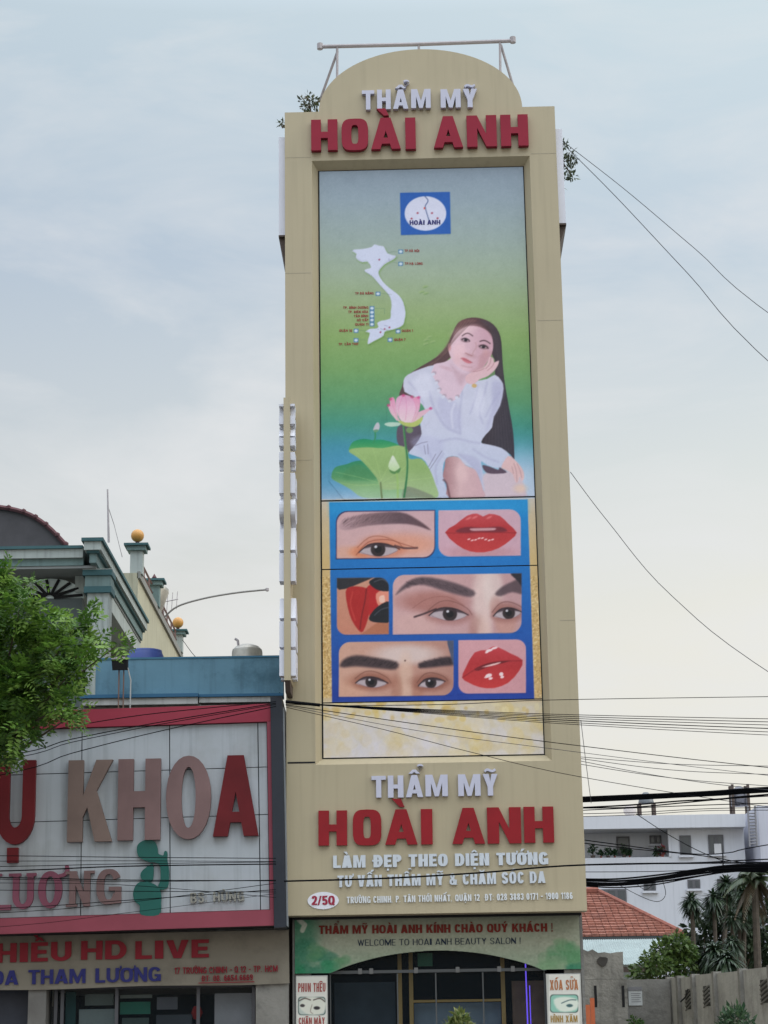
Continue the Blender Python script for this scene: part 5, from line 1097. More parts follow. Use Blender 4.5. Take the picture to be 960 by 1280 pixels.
line_words(BN, 'LIVE', (169, 1199), (261, 1196.6), 22.5, -.03, -.015, .29, .2, .17, material=ban_r, parent=bn)
line_words(BN, 'HÒA THAM LƯƠNG', (-29, 1232), (201, 1226.5), 18, -.03, -.015, .21, .17, .09, space=.4, material=ban_b, parent=bn)
line_words(BN, '17 TRƯỜNG CHINH - Q.12 - TP. HCM', (218, 1217.5), (347, 1214.5), 8.0, -.03, -.015, .17, .13, .1, material=ban_r, parent=bn)
line_words(BN, 'ĐT: 08. 6654.6669', (252, 1226.8), (316, 1225), 7.2, -.03, -.015, .18, .14, .1, material=ban_r, parent=bn); a2 = BN.at(248, 1229.3, -.03); b2 = BN.at(318, 1228, -.03); MB().box(a2[0], b2[0], -.03, -.02, a2[1], a2[1] + .012).build('underline', ban_r, bn)

# things on the clinic roof
def put(name, label, cat, px, py, Y, group=None):
    p = P(px, py, Y); return thing(name, label, cat, None, (p.x, Y, p.z), group), F_PX / Y
roofz = pz0
Y_ = 34.5; p = P(309, 806, Y_); t_ = thing('water_tank', 'stainless steel water tank with a domed ridged lid above the blue parapet', 'water tank', None, (p.x, Y_, roofz))
h = p.z - roofz; st_m = mat('stainless', (.40, .38, .33), .38, .2, 5, metal=.6)
r0 = 19.5 / (F_PX / Y_)
MB().lathe([(r0 * .98, 0), (r0, .05), (r0, h * .55), (r0 * 1.03, h * .57), (r0 * 1.03, h * .6), (r0, h * .62), (r0, h - .14), (r0 * .96, h - .09)], (0, 0, 0), 28).build('drum', st_m, t_, smooth=True)
MB().lathe([(r0 * .96, h - .09), (r0 * .75, h - .035), (r0 * .4, h), (.0, h + .005)], (0, 0, 0), 28).build('lid', st_m, t_, smooth=True)
MB().tube([(-r0 * .55, 0, h - .05), (-r0 * .62, 0, h + .08), (-r0 * .8, 0, h + .11)], .025, 6).build('inlet_pipe', steel, t_)
Y_ = 33.5; p = P(182, 813, Y_); t_ = thing('water_tank', 'blue plastic water tank whose lid shows over the blue parapet beside the villa column', 'water tank', None, (p.x, Y_, roofz))
h = p.z - roofz; r0 = 23 / (F_PX / Y_); bp_ = mat('blue_plastic', (.04, .07, .25), .45)
MB().lathe([(r0 * .9, 0), (r0, .1), (r0, h - .10), (r0 * .9, h - .04)], (0, 0, 0), 28).build('drum', bp_, t_, smooth=True); MB().lathe([(r0 * .92, h - .045), (r0 * .9, h - .01), (r0 * .5, h), (0, h)], (0, 0, 0), 28).build('lid', bp_, t_, smooth=True)
# floodlight on its pipe legs in front of the parapet
Y_ = 30.75; p = P(150, 831, Y_); z0 = P(150, 884, Y_).z
t_ = thing('floodlight', 'black floodlight on thin rusty pipe legs in front of the blue parapet', 'lamp', None, (p.x, Y_, z0)); k = F_PX / Y_; h = p.z - z0
MB().hexa([(-9 / k, -.06, h - 8 / k), (10 / k, -.06, h - 8 / k), (10 / k, .06, h - 6 / k), (-9 / k, .06, h - 6 / k), (-10 / k, -.1, h + 7 / k), (10 / k, -.1, h + 7 / k), (10 / k, .06, h + 8 / k), (-10 / k, .06, h + 8 / k)]).build('lamp_housing', dark, t_)
MB().box(-10 / k, 10 / k, -.11, -.101, h + 5.5 / k, h + 8.5 / k).build('rim', steel, t_)
for x_, top_, m_ in ((-1, -8, mat('rust_pipe', (.20, .12, .09), .8)), (5, -8, MATS['rust_pipe']), (14, -20, mat('pvc_pipe', (.45, .45, .43), .5))): MB().tube([(x_ / k, 0, -.02), (x_ / k, .0, h + top_ / k), ((x_ - 4 if x_ > 9 else x_) / k, .0, h - 4 / k)], .011, 6).build('pipe_leg', m_, t_)

# ------------------------------------------------------------------ the villa behind
teal = mat('villa_teal', (.15, .22, .215), .8, .15, 1.5, streak=.4); teal_d = mat('villa_teal_dark', (.045, .11, .12), .8, .15, 2); vw = mat('villa_white', (.36, .40, .38), .85, .12, 1.2, streak=.5); vside = mat('villa_side_wall', (.42, .40, .29), .9, .10, .8, .2, streak=.5); soff = mat('villa_soffit', (.22, .235, .23), .9, .1, 1); roofm = mat('villa_roof', (.075, .07, .075), .85, .2, 2); rust = mat('maroon_edge', (.10, .04, .045), .8, .2, 4)
villa = thing('villa', 'old teal trimmed villa with a columned porch and globe lamps behind the clinic roof', 'house')
YV = 42.0
c0 = P(129, 671.5, YV); XR = c0.x; ztop = c0.z; z_un = P(118, 701, YV).z; XLv = XR - 9
ye = 50.5
def ent(x0, x1, y0, y1):
    H = ztop - z_un
    MB().box(x0, x1, y0, y1, ztop - H * .14, ztop).build('cornice_cap', teal_d, villa)
    MB().box(x0 + .05, x1 - .05, y0 + .05, y1, ztop - H * .5, ztop - H * .14 - .003).build('cornice', vw, villa)
    MB().box(x0 + .10, x1 - .10, y0 + .10, y1, ztop - H * .60, ztop - H * .5 - .003).build('cornice_band', teal_d, villa)
    MB().box(x0 + .16, x1 - .16, y0 + .16, y1, z_un, ztop - H * .60 - .003).build('frieze', teal, villa)
xb0 = P(101, 700, YV).x
H = ztop - z_un
ent(xb0, XR, YV, ye)
MB().box(XLv, xb0 - .004, YV + .25, ye, ztop - H * .32, ztop - H * .2).build('cornice_cap', teal_d, villa); MB().box(XLv, xb0 - .004, YV + .3, ye, ztop - H * .7, ztop - H * .32 - .003).build('cornice', vw, villa); MB().box(XLv, xb0 - .004, YV + .38, ye, z_un - .0, ztop - H * .7 - .003).build('frieze', teal, villa)
MB().box(XLv, XR - .2, YV + .4, ye, z_un - .06, z_un - .004).build('soffit', soff, villa)
# inner beam and column
cxl, cxr = P(108.5, 790, YV + .6).x, P(136, 790, YV + .6).x
zc1, zc0 = P(122, 714, YV + .6).z, P(122, 742, YV + .6).z
MB().box(cxl - .10, cxr + .06, YV + .45, YV + 1.1, zc1 - .12, zc1).build('column_capital', teal_d, villa); MB().box(cxl - .05, cxr + .03, YV + .5, YV + 1.05, zc0 + .14, zc1 - .123).build('column_capital', teal, villa); MB().box(cxl - .07, cxr + .05, YV + .48, YV + 1.07, zc0, zc0 + .137).build('column_capital', teal_d, villa)
col_ = MB().box(cxl, cxr, YV + .55, YV + 1.0, 0, zc0 - .003)
for k_ in range(4): x = cxl + (cxr - cxl) * (k_ + .5) / 4; col_.box(x - .035, x + .035, YV + .53, YV + .548, 0, zc0 - .1)
col_.build('column', vw, villa)
MB().box(cxl - .10, cxr + .06, YV + .45, YV + 1.1, zc1 + .003, z_un - .063).build('beam_block', vw, villa)
MB().box(XR - .75, XR - .22, YV + 1.103, ye, z_un - .42, z_un - .063).build('porch_beam', vw, villa)
# rear body and its long side wall
XS = P(172, 745, ye).x; zs_ = P(172, 716, ye).z; yb_ = 61.5
MB().box(XLv, XS, ye, yb_, 0, zs_).build('wall', vside, villa)
MB().box(XLv, XS - 1.4, ye - .06, ye - .004, 0, z_un - .07).build('porch_back_wall', soff, villa)
MB().box(XS - .55, XS - .05, ye - .12, ye - .004, 0, z_un - .5).build('pilaster', vw, villa)
MB().box(XS - 1.9, XS - .9, ye - .09, ye - .064, 0, P(150, 772, ye).z).build('porch_door', dark, villa)
# fan light
YF = YV + 1.15; fx, fz = P(62, 748, YF).x, P(62, 748, YF).z; kf = F_PX / YF
fanl = MB().prism([[(fx + 44 / kf * math.cos(R(a)), fz + 26 / kf * math.sin(R(a))) for a in range(0, 181, 9)]], YF, YF + .08).build('fan_light', mat('fan_pane', (.55, .64, .62), .5), villa)
sp_ = MB()
for a in (8, 30, 52, 74, 96, 118, 140, 165): sp_.tube([(fx + 6 / kf * math.cos(R(a)), YF - .03, fz + 4 / kf * math.sin(R(a))), (fx + 43 / kf * math.cos(R(a)), YF - .03, fz + 25 / kf * math.sin(R(a)))], .035, 5)
sp_.build('spokes', dark, fanl)
MB().box(XLv, cxl - .2, YF, YF + .4, fz - 2.4, fz - .003).build('porch_screen', mat('screen_dark', (.10, .12, .12), .8), villa)
# barrel roof
rp = [P(x, y, 46) for x, y in curve([(-150, 690), (-115, 658), (-60, 638), (-10, 634), (30, 641), (58, 657), (83, 682)], 4)]
MB().prism([[(p.x, p.z) for p in rp][::-1] + [(rp[0].x, ztop - .3), (rp[-1].x, ztop - .3)]], 46, 52, back=True).build('barrel_roof', roofm, villa)
e_ = MB()
for p, q_ in zip(rp[:-1], rp[1:]): e_.tube([(p.x, 45.95, p.z), (q_.x, 45.95, q_.z)], .055, 5)
for p in rp[::2]: e_.lathe([(0, -.07), (.06, -.03), (.06, .03), (0, .07)], (p.x, 45.93, p.z + .02), 6)
e_.build('roof_edge', rust, villa)
# parapet posts, globes and rail along the side wall
globe = mat('globe_lamp', (.50, .25, .06), .4, .15, 6)
posts = [(ye + .25, .98, True), (54.6, .95, False), (61.0, .85, True)]
for Y_, hgt, ball in posts:
    x = XS - .06
    b_ = MB().box(x - .16, x + .16, Y_ - .16, Y_ + .16, zs_, zs_ + hgt * .62).build('parapet_post', vw if ball else teal, villa)
    MB().box(x - .24, x + .24, Y_ - .24, Y_ + .24, zs_ + hgt * .62 + .002, zs_ + hgt * .74).build('post_cap', teal, b_); MB().box(x - .31, x + .31, Y_ - .31, Y_ + .31, zs_ + hgt * .74 + .002, zs_ + hgt * .80).build('post_cap', teal_d, b_)
    if ball:
        MB().lathe([(.05, 0), (.05, .1), (.03, .1)], (x, Y_, zs_ + hgt * .8), 8).build('lamp_neck', rust, b_)
        MB().lathe([(.17 * math.sin(R(a)), -.17 * math.cos(R(a))) for a in range(0, 181, 15)], (x, Y_, zs_ + hgt * .8 + .26), 18).build('globe_lamp', globe, b_, smooth=True)
    else: MB().lathe([(.02, 0), (.07, .08), (.0, .2)], (x, Y_, zs_ + hgt * .8), 8).build('finial', rust, b_)
rl = MB()
for z_ in (.38, .62): rl.tube([(XS - .1, ye + .5, zs_ + z_), (XS - .1, yb_ - .3, zs_ + z_)], .03, 5)
for k_ in range(9): y = ye + .9 + k_ * 1.15; rl.tube([(XS - .1, y, zs_), (XS - .1, y, zs_ + .62)], .025, 5)
rl.build('roof_rail', mat('rail_brown', (.17, .10, .09), .7), villa)
MB().box(XS - .02, XS + .06, ye, yb_, zs_ - .14, zs_ + .04).build('wall_coping', mat('coping_grey', (.22, .22, .2), .8), villa)
# roof clutter
Y_ = 56.5; t_ = thing('water_tank', 'tilted cream steel water tank on the villa side wall', 'water tank', None, (XS - .75, Y_, zs_))
axm = Matrix.Rotation(R(20), 3, 'Y')
MB().lathe([(0, -.1), (.42, -.1), (.46, 0), (.46, .9), (.42, 1.0), (.2, 1.08), (0, 1.08)], (.15, 0, .15), 20, axm).build('drum', st_m, t_, smooth=True); MB().box(-.3, .5, -.35, .35, 0, .12).build('stand', rust, t_)
t_ = thing('roof_antenna', 'small spiky television aerial on the villa side wall beside the bent pole', 'antenna', None, (XS - .2, 58, zs_))
MB().tube([(0, 0, 0), (.05, 0, 1.0)], .02, 5).build('mast', steel, t_); q = MB().tube([(-.35, 0, .85), (.45, 0, 1.0)], .015, 4)
for k_ in range(6): x = -.3 + k_ * .14; q.tube([(x, 0, .62 + x * .2), (x + .03, 0, 1.15 + x * .2)], .01, 4)
q.build('elements', steel, t_)
t_ = thing('antenna_mast', 'thin upright mast standing on the villa porch roof', 'antenna', None, tuple(P(136, 675, 44)))
k = F_PX / 44; MB().tube([(0, 0, -.05), (-3 / k, 0, 68 / k)], [.03, .018], 6).build('pole', steel, t_); MB().tube([(-2 / k, 0, 45 / k), (4 / k, .3, 25 / k), (14 / k, .5, -16 / k)], .008, 4).build('stay_wire', steel, t_)
t_ = thing('bent_pole', 'long thin pole bending out over the blue parapet from the villa roof', 'pole', None, tuple(P(211, 768, 57))); o_ = P(211, 768, 57)
MB().tube([P(x, y, 57) - o_ for x, y in curve([(205, 772), (222, 758), (255, 748), (295, 741), (334, 737)], 5)], .028, 6).build('pole', mat('pole_grey', (.22, .21, .20), .7), t_); MB().lathe([(0, -.06), (.05, -.04), (.05, .04), (0, .06)], P(334, 737, 57) - o_, 8).build('tip', steel, t_)

# ------------------------------------------------------------------ street tree on the left
tr = thing('street_tree', 'leafy green street tree reaching in over the red-framed signboard and the villa porch', 'tree', None, (P(-95, 900, 27.2).x, 27.2, .146))
o_ = tr.location.copy(); YT = 27.2; k = F_PX / YT
TB = [(2, 738, 22, .2), (24, 764, 26, -.3), (60, 778, 20, .0), (92, 786, 22, .1), (112, 768, 12, .3), (122, 802, 16, .3), (146, 807, 10, .1), (24, 806, 40, .4), (70, 818, 28, -.2), (104, 812, 16, -.3), (84, 846, 20, -.2), (84, 800, 18, .2), (50, 790, 22, .3), (14, 862, 48, 0), (58, 874, 34, .4), (84, 880, 20, -.4), (100, 888, 12, -.3), (22, 912, 24, -.2), (2, 925, 18, .2), (20, 722, 10, .3), (-40, 760, 70, .2), (-60, 850, 80, .5), (-120, 800, 90, .2), (-150, 740, 80, -.5), (-200, 830, 80, .1), (-90, 700, 60, .4), (6, 716, 14, .1), (-30, 905, 45, .1)]
blobs = [tuple(P(x, y, YT + d) - o_) + (r_ / k,) for x, y, r_, d in TB]
blobs2 = blobs + [(b[0] + random.uniform(-.5, .3) - .2, b[1] + random.uniform(.5, 1.2), b[2] + random.uniform(-.2, .3), b[3] * .9) for b in blobs[5:20]]
leaf_mesh('crown', blobs2, 4600, .135, [(.10, .20, .026), (.14, .26, .04), (.065, .15, .02), (.18, .30, .055), (.04, .095, .016)], tr, .36, .22, 4, attr_mat('tree_leaf', .45, .4, .35), 11, 1.3)
t_ = MB(); hub = Vector((0.1, .7, P(0, 850, YT).z - .146 - 1.4)); t_.tube([(0, 0, -.1), (.03, .02, 1.2), (-.03, .05, 2.6), hub], [.20, .16, .14, .13], 10); t_.build('trunk', bark, tr)
lim = MB()
for b in blobs:
    e_ = Vector(b[:3]); md = hub.lerp(e_, .5) + Vector((random.uniform(-.15, .15), random.uniform(.3, .6), random.uniform(-.1, .3)))
    lim.tube([hub, md, e_], [.045, .02, .006], 6)
lim.build('limbs', bark, tr)

# ------------------------------------------------------------------ behind, to the right: white block, tiled house, sheet roof
YA = 95.0
def zq(x, y): return (700 + x / 3.692, 940 + y / 3.692)
def A_(x, y, d=0): p = P(*zq(x, y), YA + d); return p.x, p.z
apt = thing('apartment_block', 'pale bluish white apartment block with a plant terrace behind the tiled house', 'building')
apw = mat('apartment_white', (.56, .575, .62), .8, .05, .3, streak=.12); win = mat('apartment_glass', (.045, .055, .065), .25, .1, 1, spec=.6); winf = mat('apartment_frame', (.10, .10, .11), .5)
xa0 = A_(-250, 400)[0]; xa1 = A_(1400, 400)[0]; xm = A_(850, 400)[0]; xmid = A_(512, 400)[0]; xpil0, xpil1 = A_(499, 400)[0], A_(511, 400)[0]
zt = A_(480, 298)[1]; zs2 = A_(480, 357)[1]; zt3 = A_(480, 484)[1]
MB().box(xa0, xm, YA - .6, YA + 14, zs2, zt).build('roof_parapet', apw, apt)
MB().box(xmid, xm, YA, YA + 14, 0, zs2 - .003).build('wall', apw, apt)
MB().box(xa0, xmid - .004, YA + 1.3, YA + 14, zt3 - 1.1, zs2 - .003).build('terrace_wall', apw, apt)
MB().box(xa0, xmid - .004, YA, YA + 14, 0, zt3 - 1.12).build('wall', apw, apt); MB().box(xa0, xmid - .004, YA, YA + .18, zt3 - 1.118, zt3).build('terrace_parapet', apw, apt)
MB().box(xpil0, xpil1, YA - .05, YA + .25, zt3 + .003, zs2 - .003).build('pillar', apw, apt)
MB().box(A_(888, 300)[0], xa1, YA - 1.5, YA + 14, 0, A_(930, 265)[1]).build('stair_tower', mat('apartment_grey', (.50, .51, .58), .8, .05, .3, streak=.15), apt)
def window(x0, y0, x1, y1, d=0, mul=1):
    a = A_(x0, y1, d); b = A_(x1, y0, d); f = .07
    w_o = MB().box(a[0], b[0], YA + d - .06, YA + d - .004, a[1], b[1]).build('window', winf, apt)
    n_ = max(1, mul); wd = (b[0] - a[0]) / n_
    q = MB()
    for i in range(n_): q.box(a[0] + i * wd + f, a[0] + (i + 1) * wd - f, YA + d - .075, YA + d - .062, a[1] + f, b[1] - f)
    q.build('pane', win, w_o); MB().box(a[0] - .08, b[0] + .08, YA + d - .14, YA + d - .003, a[1] - .10, a[1] - .003).build('sill', apw, w_o)
for q in ((263, 390, 320, 482, 1.3, 1), (414, 385, 466, 425, 1.3, 2), (555, 385, 602, 477, 0, 1), (687, 382, 752, 472, 0, 2), (387, 592, 440, 642, 0, 2), (590, 588, 645, 632, 0, 2), (728, 585, 800, 660, 0, 2), (805, 583, 862, 656, 0, 2), (170, 632, 305, 705, 0, 3)): window(*q)
a = A_(712, 470, 0); b = A_(742, 424, 0); MB().box(a[0], b[0], YA - .10, YA - .078, a[1], b[1]).build('window_blind', mat('blind_white', (.6, .6, .62), .7), apt)
ld = MB()
for x in (855, 888): p = A_(x, 288, -1.0); q = A_(x + 8, 445, -1.0); ld.tube([(q[0], YA - 1.8, q[1]), (p[0], YA - 1.8, p[1] + .3)], .05, 5)
for k_ in range(11): y = 292 + k_ * 14; p = A_(856 + k_ * .7, y, -1); q = A_(889 + k_ * .7, y - 1, -1); ld.tube([(p[0], YA - 1.8, p[1]), (q[0], YA - 1.8, q[1])], .035, 5)
ld.build('wall_ladder', mat('ladder_grey', (.22, .22, .24), .6), apt)
# roof tanks and dish
for (x0, x1, yt, yd, ys, lab, col) in ((792, 864, 158, 250, 280, 'dark steel water tank with a domed lid on the roof beside the wall ladder', (.16, .16, .18)), (364, 432, 186, 238, 300, 'roof water tank on a tall open stand, half hidden by the thick cable bundle', (.13, .14, .15))):
    p0, p1 = A_(x0, ys, 3), A_(x1, yt, 3); cxm = (p0[0] + p1[0]) / 2; rr = (p1[0] - p0[0]) / 2; zb_ = zt
    t_ = thing('water_tank', lab, 'water tank', None, (cxm, YA + 3, zb_)); zd = A_(x0, yd, 3)[1] - zb_; ztp = p1[1] - zb_
    if zd < .3: zd = .3
    MB().lathe([(0, zd), (rr, zd), (rr, ztp - .5), (rr * .8, ztp - .2), (rr * .3, ztp), (0, ztp)], (0, 0, 0), 20).build('drum', mat('tank_%d' % x0, col, .45, .2, 2, metal=.4), t_, smooth=True)
    q = MB()
    for sx in (-1, 1):
        for sy in (-1, 1): q.box(sx * rr * .9 - .06, sx * rr * .9 + .06, sy * rr * .9 - .06, sy * rr * .9 + .06, 0, zd + (1.0 if x0 > 500 else -.01))
    q.build('stand', brown_d, t_)
p = A_(322, 280, 2); t_ = thing('satellite_dish', 'pale satellite dish leaning back on the apartment roof', 'dish', None, (p[0], YA + 2, zt)); h = p[1] - zt
MB().tube([(0, 0, 0), (.1, 0, h * .6), (0, 0, h)], .06, 6).build('mast', brown_d, t_); MB().lathe([(0, .06), (.15, .04), (.31, -.03), (.31, -.05), (.15, .02), (0, .04)], (0, -.1, h + .1), 20, Matrix.Rotation(R(70), 3, 'X')).build('dish', mat('dish_grey', (.4, .36, .34), .5), t_)
q = MB()
for s_ in (-1, 1): q.tube([(0, 0, h * .7), (s_ * .9, 0, -.02)], .03, 4)
q.build('brace', brown_d, t_)
# plants on the terrace parapet
for (x, yt, wd, lab, st) in ((150, 434, 20, 'cloud-pruned bonsai at the tower end of the apartment terrace', 1), (189, 460, 9, 'smallest pot plant on the apartment terrace, right of the cloud-pruned bonsai', 0), (221, 446, 16, 'flat-topped bonsai in a dark pot on the apartment terrace', 1), (252, 466, 9, 'low plant in a red pot left of the terrace door', 0), (294, 428, 16, 'tall bushy plant in front of the terrace door', 2), (321, 466, 8, 'short plant in a red pot right of the terrace door', 0), (446, 440, 13, 'dark conical shrub next to the red-flowered plant on the terrace', 2), (471, 434, 14, 'tall plant with red flowers on the terrace near the white pillar', 3)):
    p = A_(x, yt, .09); t_ = thing('terrace_plant', lab, 'plant', None, (p[0], YA + .09, zt3 + .002), 'potted plants along the apartment terrace'); h = max(.35, p[1] - zt3); k = F_PX / YA; rr = wd / 3.692 / k
    MB().lathe([(0, 0), (rr * .45, 0), (rr * .6, h * .22), (rr * .5, h * .22), (0, h * .2)], (0, 0, 0), 10).build('pot', mat('pot_red', (.22, .06, .045), .7) if st in (0, 3) else mat('pot_dark', (.07, .055, .05), .7), t_)
    MB().tube([(0, 0, h * .2), (rr * .1, 0, h * .55), (0, 0, h * .85)], .025, 5).build('stem', bark, t_)
    bl = {0: [(0, 0, h * .7, rr * .7)], 1: [(0, 0, h * .85, rr * .5), (-rr * .55, 0, h * .62, rr * .45), (rr * .6, 0, h * .6, rr * .45)], 2: [(0, 0, h * .4, rr * .7), (0, 0, h * .62, rr * .6), (0, 0, h * .85, rr * .35)], 3: [(0, 0, h * .4, rr * .6), (rr * .2, 0, h * .65, rr * .6), (-rr * .2, 0, h * .85, rr * .5)]}[st]
    leaf_mesh('foliage', bl, 90, .16, [(.02, .05, .025), (.035, .07, .03)] if st != 3 else [(.25, .04, .05), (.05, .07, .03), (.18, .04, .045)], t_, .5, .1, 0, None, int(x))
# tiled hip-roof house
YH = 56.0
hse = thing('tiled_house', 'house with a rust red tiled hip roof between the tower and the white apartment block', 'house')
e0, e1 = P(620, 1172, YH), P(855, 1169, YH); r1 = P(748, 1116.5, YH + 4.2); r0_ = Vector((e0.x, YH + 4.2, r1.z)); e0 = Vector((e0.x, YH, e1.z)); bk = Vector((e1.x, YH + 8.4, e1.z)); bl_ = Vector((e0.x, YH + 8.4, e1.z))
tile_m = mat('clay_tile', (.30, .125, .09), .85, .35, 9.0, .2, stain=(.17, .075, .06), stain_scale=2.5)
rf = MB(); up_v = (r0_ - e0); NR = 17; wt_ = .20
for j in range(NR):
    t0, t1 = j / NR, (j + 1.18) / NR
    xr0 = e1.x + (r1.x - e1.x) * (j + .5) / NR
    n_ = int((xr0 - e0.x) / wt_)
    for i in range(n_ + 1):
        xa = e0.x + i * wt_; xb = min(xa + wt_ * .93, xr0 + .05)
        if xb - xa < .04: continue
        lift = .075 + random.uniform(-.012, .012); a = e0 + up_v * t0; b = e0 + up_v * min(1, t1); mid = (xa + xb) / 2
        rf.hexa([(xa, a.y - .01, a.z), (xb, a.y - .01, a.z), (xb, b.y, b.z - .012), (xa, b.y, b.z - .012), (xa, a.y - .015, a.z + lift), (xb, a.y - .015, a.z + lift), (xb, b.y, b.z + .012), (xa, b.y, b.z + .012)])
rfo = rf.build('roof_tiles', tile_m, hse)
u_ = MB(); dn = Vector((0, .02, -.03)); u_.face([e0 + dn, e1 + dn, r1 + dn, r0_ + dn]); u_.face([e1 + dn, bk + dn, r1 + dn]); u_.face([bk + dn, bl_ + dn, r0_ + dn, r1 + dn]); u_.build('roof_deck', mat('roof_under', (.10, .05, .04), .9), hse)
rc_ = MB(); rc_.tube([e1 + Vector((0, 0, .05)), r1 + Vector((0, 0, .06))], .075, 7); rc_.tube([r1 + Vector((0, 0, .07)), r0_ + Vector((0, 0, .07))], .11, 7); rc_.tube([bk, r1], .1, 7); rc_.build('ridge_tiles', mat('ridge_clay', (.24, .085, .06), .85, .3, 6), hse)
MB().box(e0.x, e1.x + .1, YH - .16, YH - .02, e1.z - .20, e1.z - .02).build('gutter', mat('gutter_grey', (.05, .06, .065), .6), hse)
MB().box(e0.x + .2, e1.x - .8, YH + .5, YH + 8, 0, e1.z - .06).build('wall', mat('house_wall', (.30, .33, .31), .85, .15, 1), hse)
# corrugated sheet canopy
q0, q1, q2, q3 = P(700, 1206, 51.5), P(809, 1205.5, 51.5), P(828, 1173.5, 55.4), P(700, 1175, 55.4)
cnp = thing('sheet_canopy', 'pale teal corrugated sheet canopy under the tiled roof eave', 'canopy')
c_m = MB(); nx = 220
for j, (L_, R_) in enumerate(((q0, q1), (q3, q2))):
    for i in range(nx + 1): p = L_.lerp(R_, i / nx); c_m.v.append((p.x, p.y, p.z + .012 * math.sin(i * math.pi / 2.0)))
for i in range(nx): c_m.f.append((i, i + 1, nx + 1 + i + 1, nx + 1 + i))
c_m.build('corrugated_sheet', mat('sheet_teal', (.27, .33, .325), .5, .14, 1.2, streak=.35), cnp, smooth=True)
MB().box(q0.x, q1.x, 51.52, 51.6, q1.z - .18, q1.z - .05).build('edge_beam', brown_d, cnp)
for x in (q0.x + .6, q1.x - .3): MB().box(x - .05, x + .05, 51.6, 51.7, 0, q1.z - .185).build('canopy_post', brown_d, cnp)

# ------------------------------------------------------------------ walls and fence on the right
cw = mat('rough_concrete', (.26, .25, .225), .95, .3, 2.2, .8, stain=(.085, .08, .072), stain_scale=1.5, streak=.4)
YB = 40.0
bw = thing('garden_wall', 'grey rendered garden wall with a broken top right beside the tower', 'wall')
def Bp(x, y, d=0): p = P(x, y, YB + d); return p.x, p.z
xs = Bp(700, 1222)[0]
topline = [(728, 1186), (735, 1189), (741, 1186.5), (748, 1191), (756, 1190), (763, 1191.5), (771, 1190), (779, 1189.5)]
q = MB(); q.prism([[(xs, Bp(760, 1224)[1] + .002), (Bp(780, 1224)[0], Bp(760, 1224)[1] + .002)] + [Bp(*p) for p in topline[::-1]] + [(xs, Bp(728, 1187)[1])]], YB + .05, YB + .45, back=True); q.build('broken_pier', cw, bw)
hp = Bp(754, 1201); ho = [(hp[0] + .085 * math.cos(R(a)) * random.uniform(1.0, 1.5), hp[1] + .085 * math.sin(R(a)) * random.uniform(.8, 1.4)) for a in range(0, 360, 30)]
MB().prism([ho], YB + .03, YB + .048).build('knocked_hole', mat('hole_dark', (.06, .055, .05), .95, .3, 6), bw)
lowz = Bp(760, 1224)[1]
MB().box(xs, Bp(784, 1240)[0], YB, YB + .6, 0, lowz - .004).build('wall_panel', cw, bw); MB().box(Bp(784.5, 1240)[0], Bp(838, 1240)[0], YB + .1, YB + .45, 0, Bp(800, 1224)[1]).build('wall_panel', mat('dark_render', (.20, .195, .18), .95, .25, 2, .6, stain=(.07, .068, .062), stain_scale=1.4), bw)
for x in (744.5, 779): a = Bp(x - 1.1, 1259); b = Bp(x + 1.1, 1232); MB().box(a[0], b[0], YB - .006, YB - .002, a[1], b[1]).build('wall_slot', dark, bw)
a = Bp(786, 1257, .1); b = Bp(802, 1233.5, .1)
nb = thing('notice', 'white paper notice in a metal holder on the dark garden wall', 'notice', None, (a[0], YB + .09, a[1]))
MB().box(0, b[0] - a[0], -.01, .008, 0, b[1] - a[1]).build('paper', mat('paper_white', (.42, .44, .44), .7, .15, 8), nb)
q = MB()
for k_ in range(5): z = (b[1] - a[1]) * (.62 - k_ * .11); q.box(.05, (b[0] - a[0]) * (.9 - .1 * (k_ % 2)), -.0125, -.0105, z, z + .012)
q.box(0, b[0] - a[0], -.02, -.0105, (b[1] - a[1]) * .80, (b[1] - a[1])); q.build('print_lines', mat('notice_ink', (.16, .16, .17), .7), nb)
# slab and post fence: nearer to the right
f0 = P(837, 1222.5, YB + .2); zf = f0.z
Yr = 35.0
for _ in range(40):
    z_ = P(960, 1208.5, Yr).z; Yr += (zf - z_) * (-1 if z_ > zf else 1) * (1 if z_ < zf else 1) * (1.5 if z_ < zf else -1.5) * (1 if z_ < zf else 1)
f1 = P(960, 1208.5, Yr); fd = (f1 - f0); fd.z = 0; FL = fd.length; fang = math.atan2(fd.y, fd.x)
fen = thing('concrete_fence', 'weathered concrete slab fence with upright posts and pierced slots below the palms', 'fence', None, (f0.x, f0.y, 0)); fen.rotation_euler = (0, 0, fang)
FF = Frame((f0.x, f0.y, 0), fang)
fm = mat('fence_slab', (.43, .425, .39), .95, .2, 1.6, .6, stain=(.24, .235, .215), stain_scale=1.1, streak=.4); fpm = mat('fence_post', (.24, .235, .215), .95, .3, 3, .6)
pxs = [837.5, 850.5, 869, 896, 929, 966, 1010]
us = [FF.at(x, 1240)[0] for x in pxs]
for i, u in enumerate(us): MB().box(u - .045, u + .045, -.07, .09, 0, zf + .02).build('fence_post', fpm, fen)
for i in range(len(us) - 1):
    so = MB().box(us[i] + .047, us[i + 1] - .047, 0, .05, 0, zf - random.uniform(0, .02)).build('slab', fm, fen)
def slot(x0, y0, x1, y1):
    a = FF.at(x0, y1); b = FF.at(x1, y0); s_ = MB().box(a[0], b[0], -.006, -.002, a[1], b[1]).build('pierced_slot', mat('slot_dark', (.05, .05, .045), .9, .3, 8), fen)
    q = MB(); n_ = 5
    for k_ in range(n_): z = a[1] + (b[1] - a[1]) * (k_ + .5) / n_; q.tube([(a[0], -.012, z - .05), (b[0], -.012, z + .05)], .018, 4)
    q.build('slot_bars', fpm, s_)
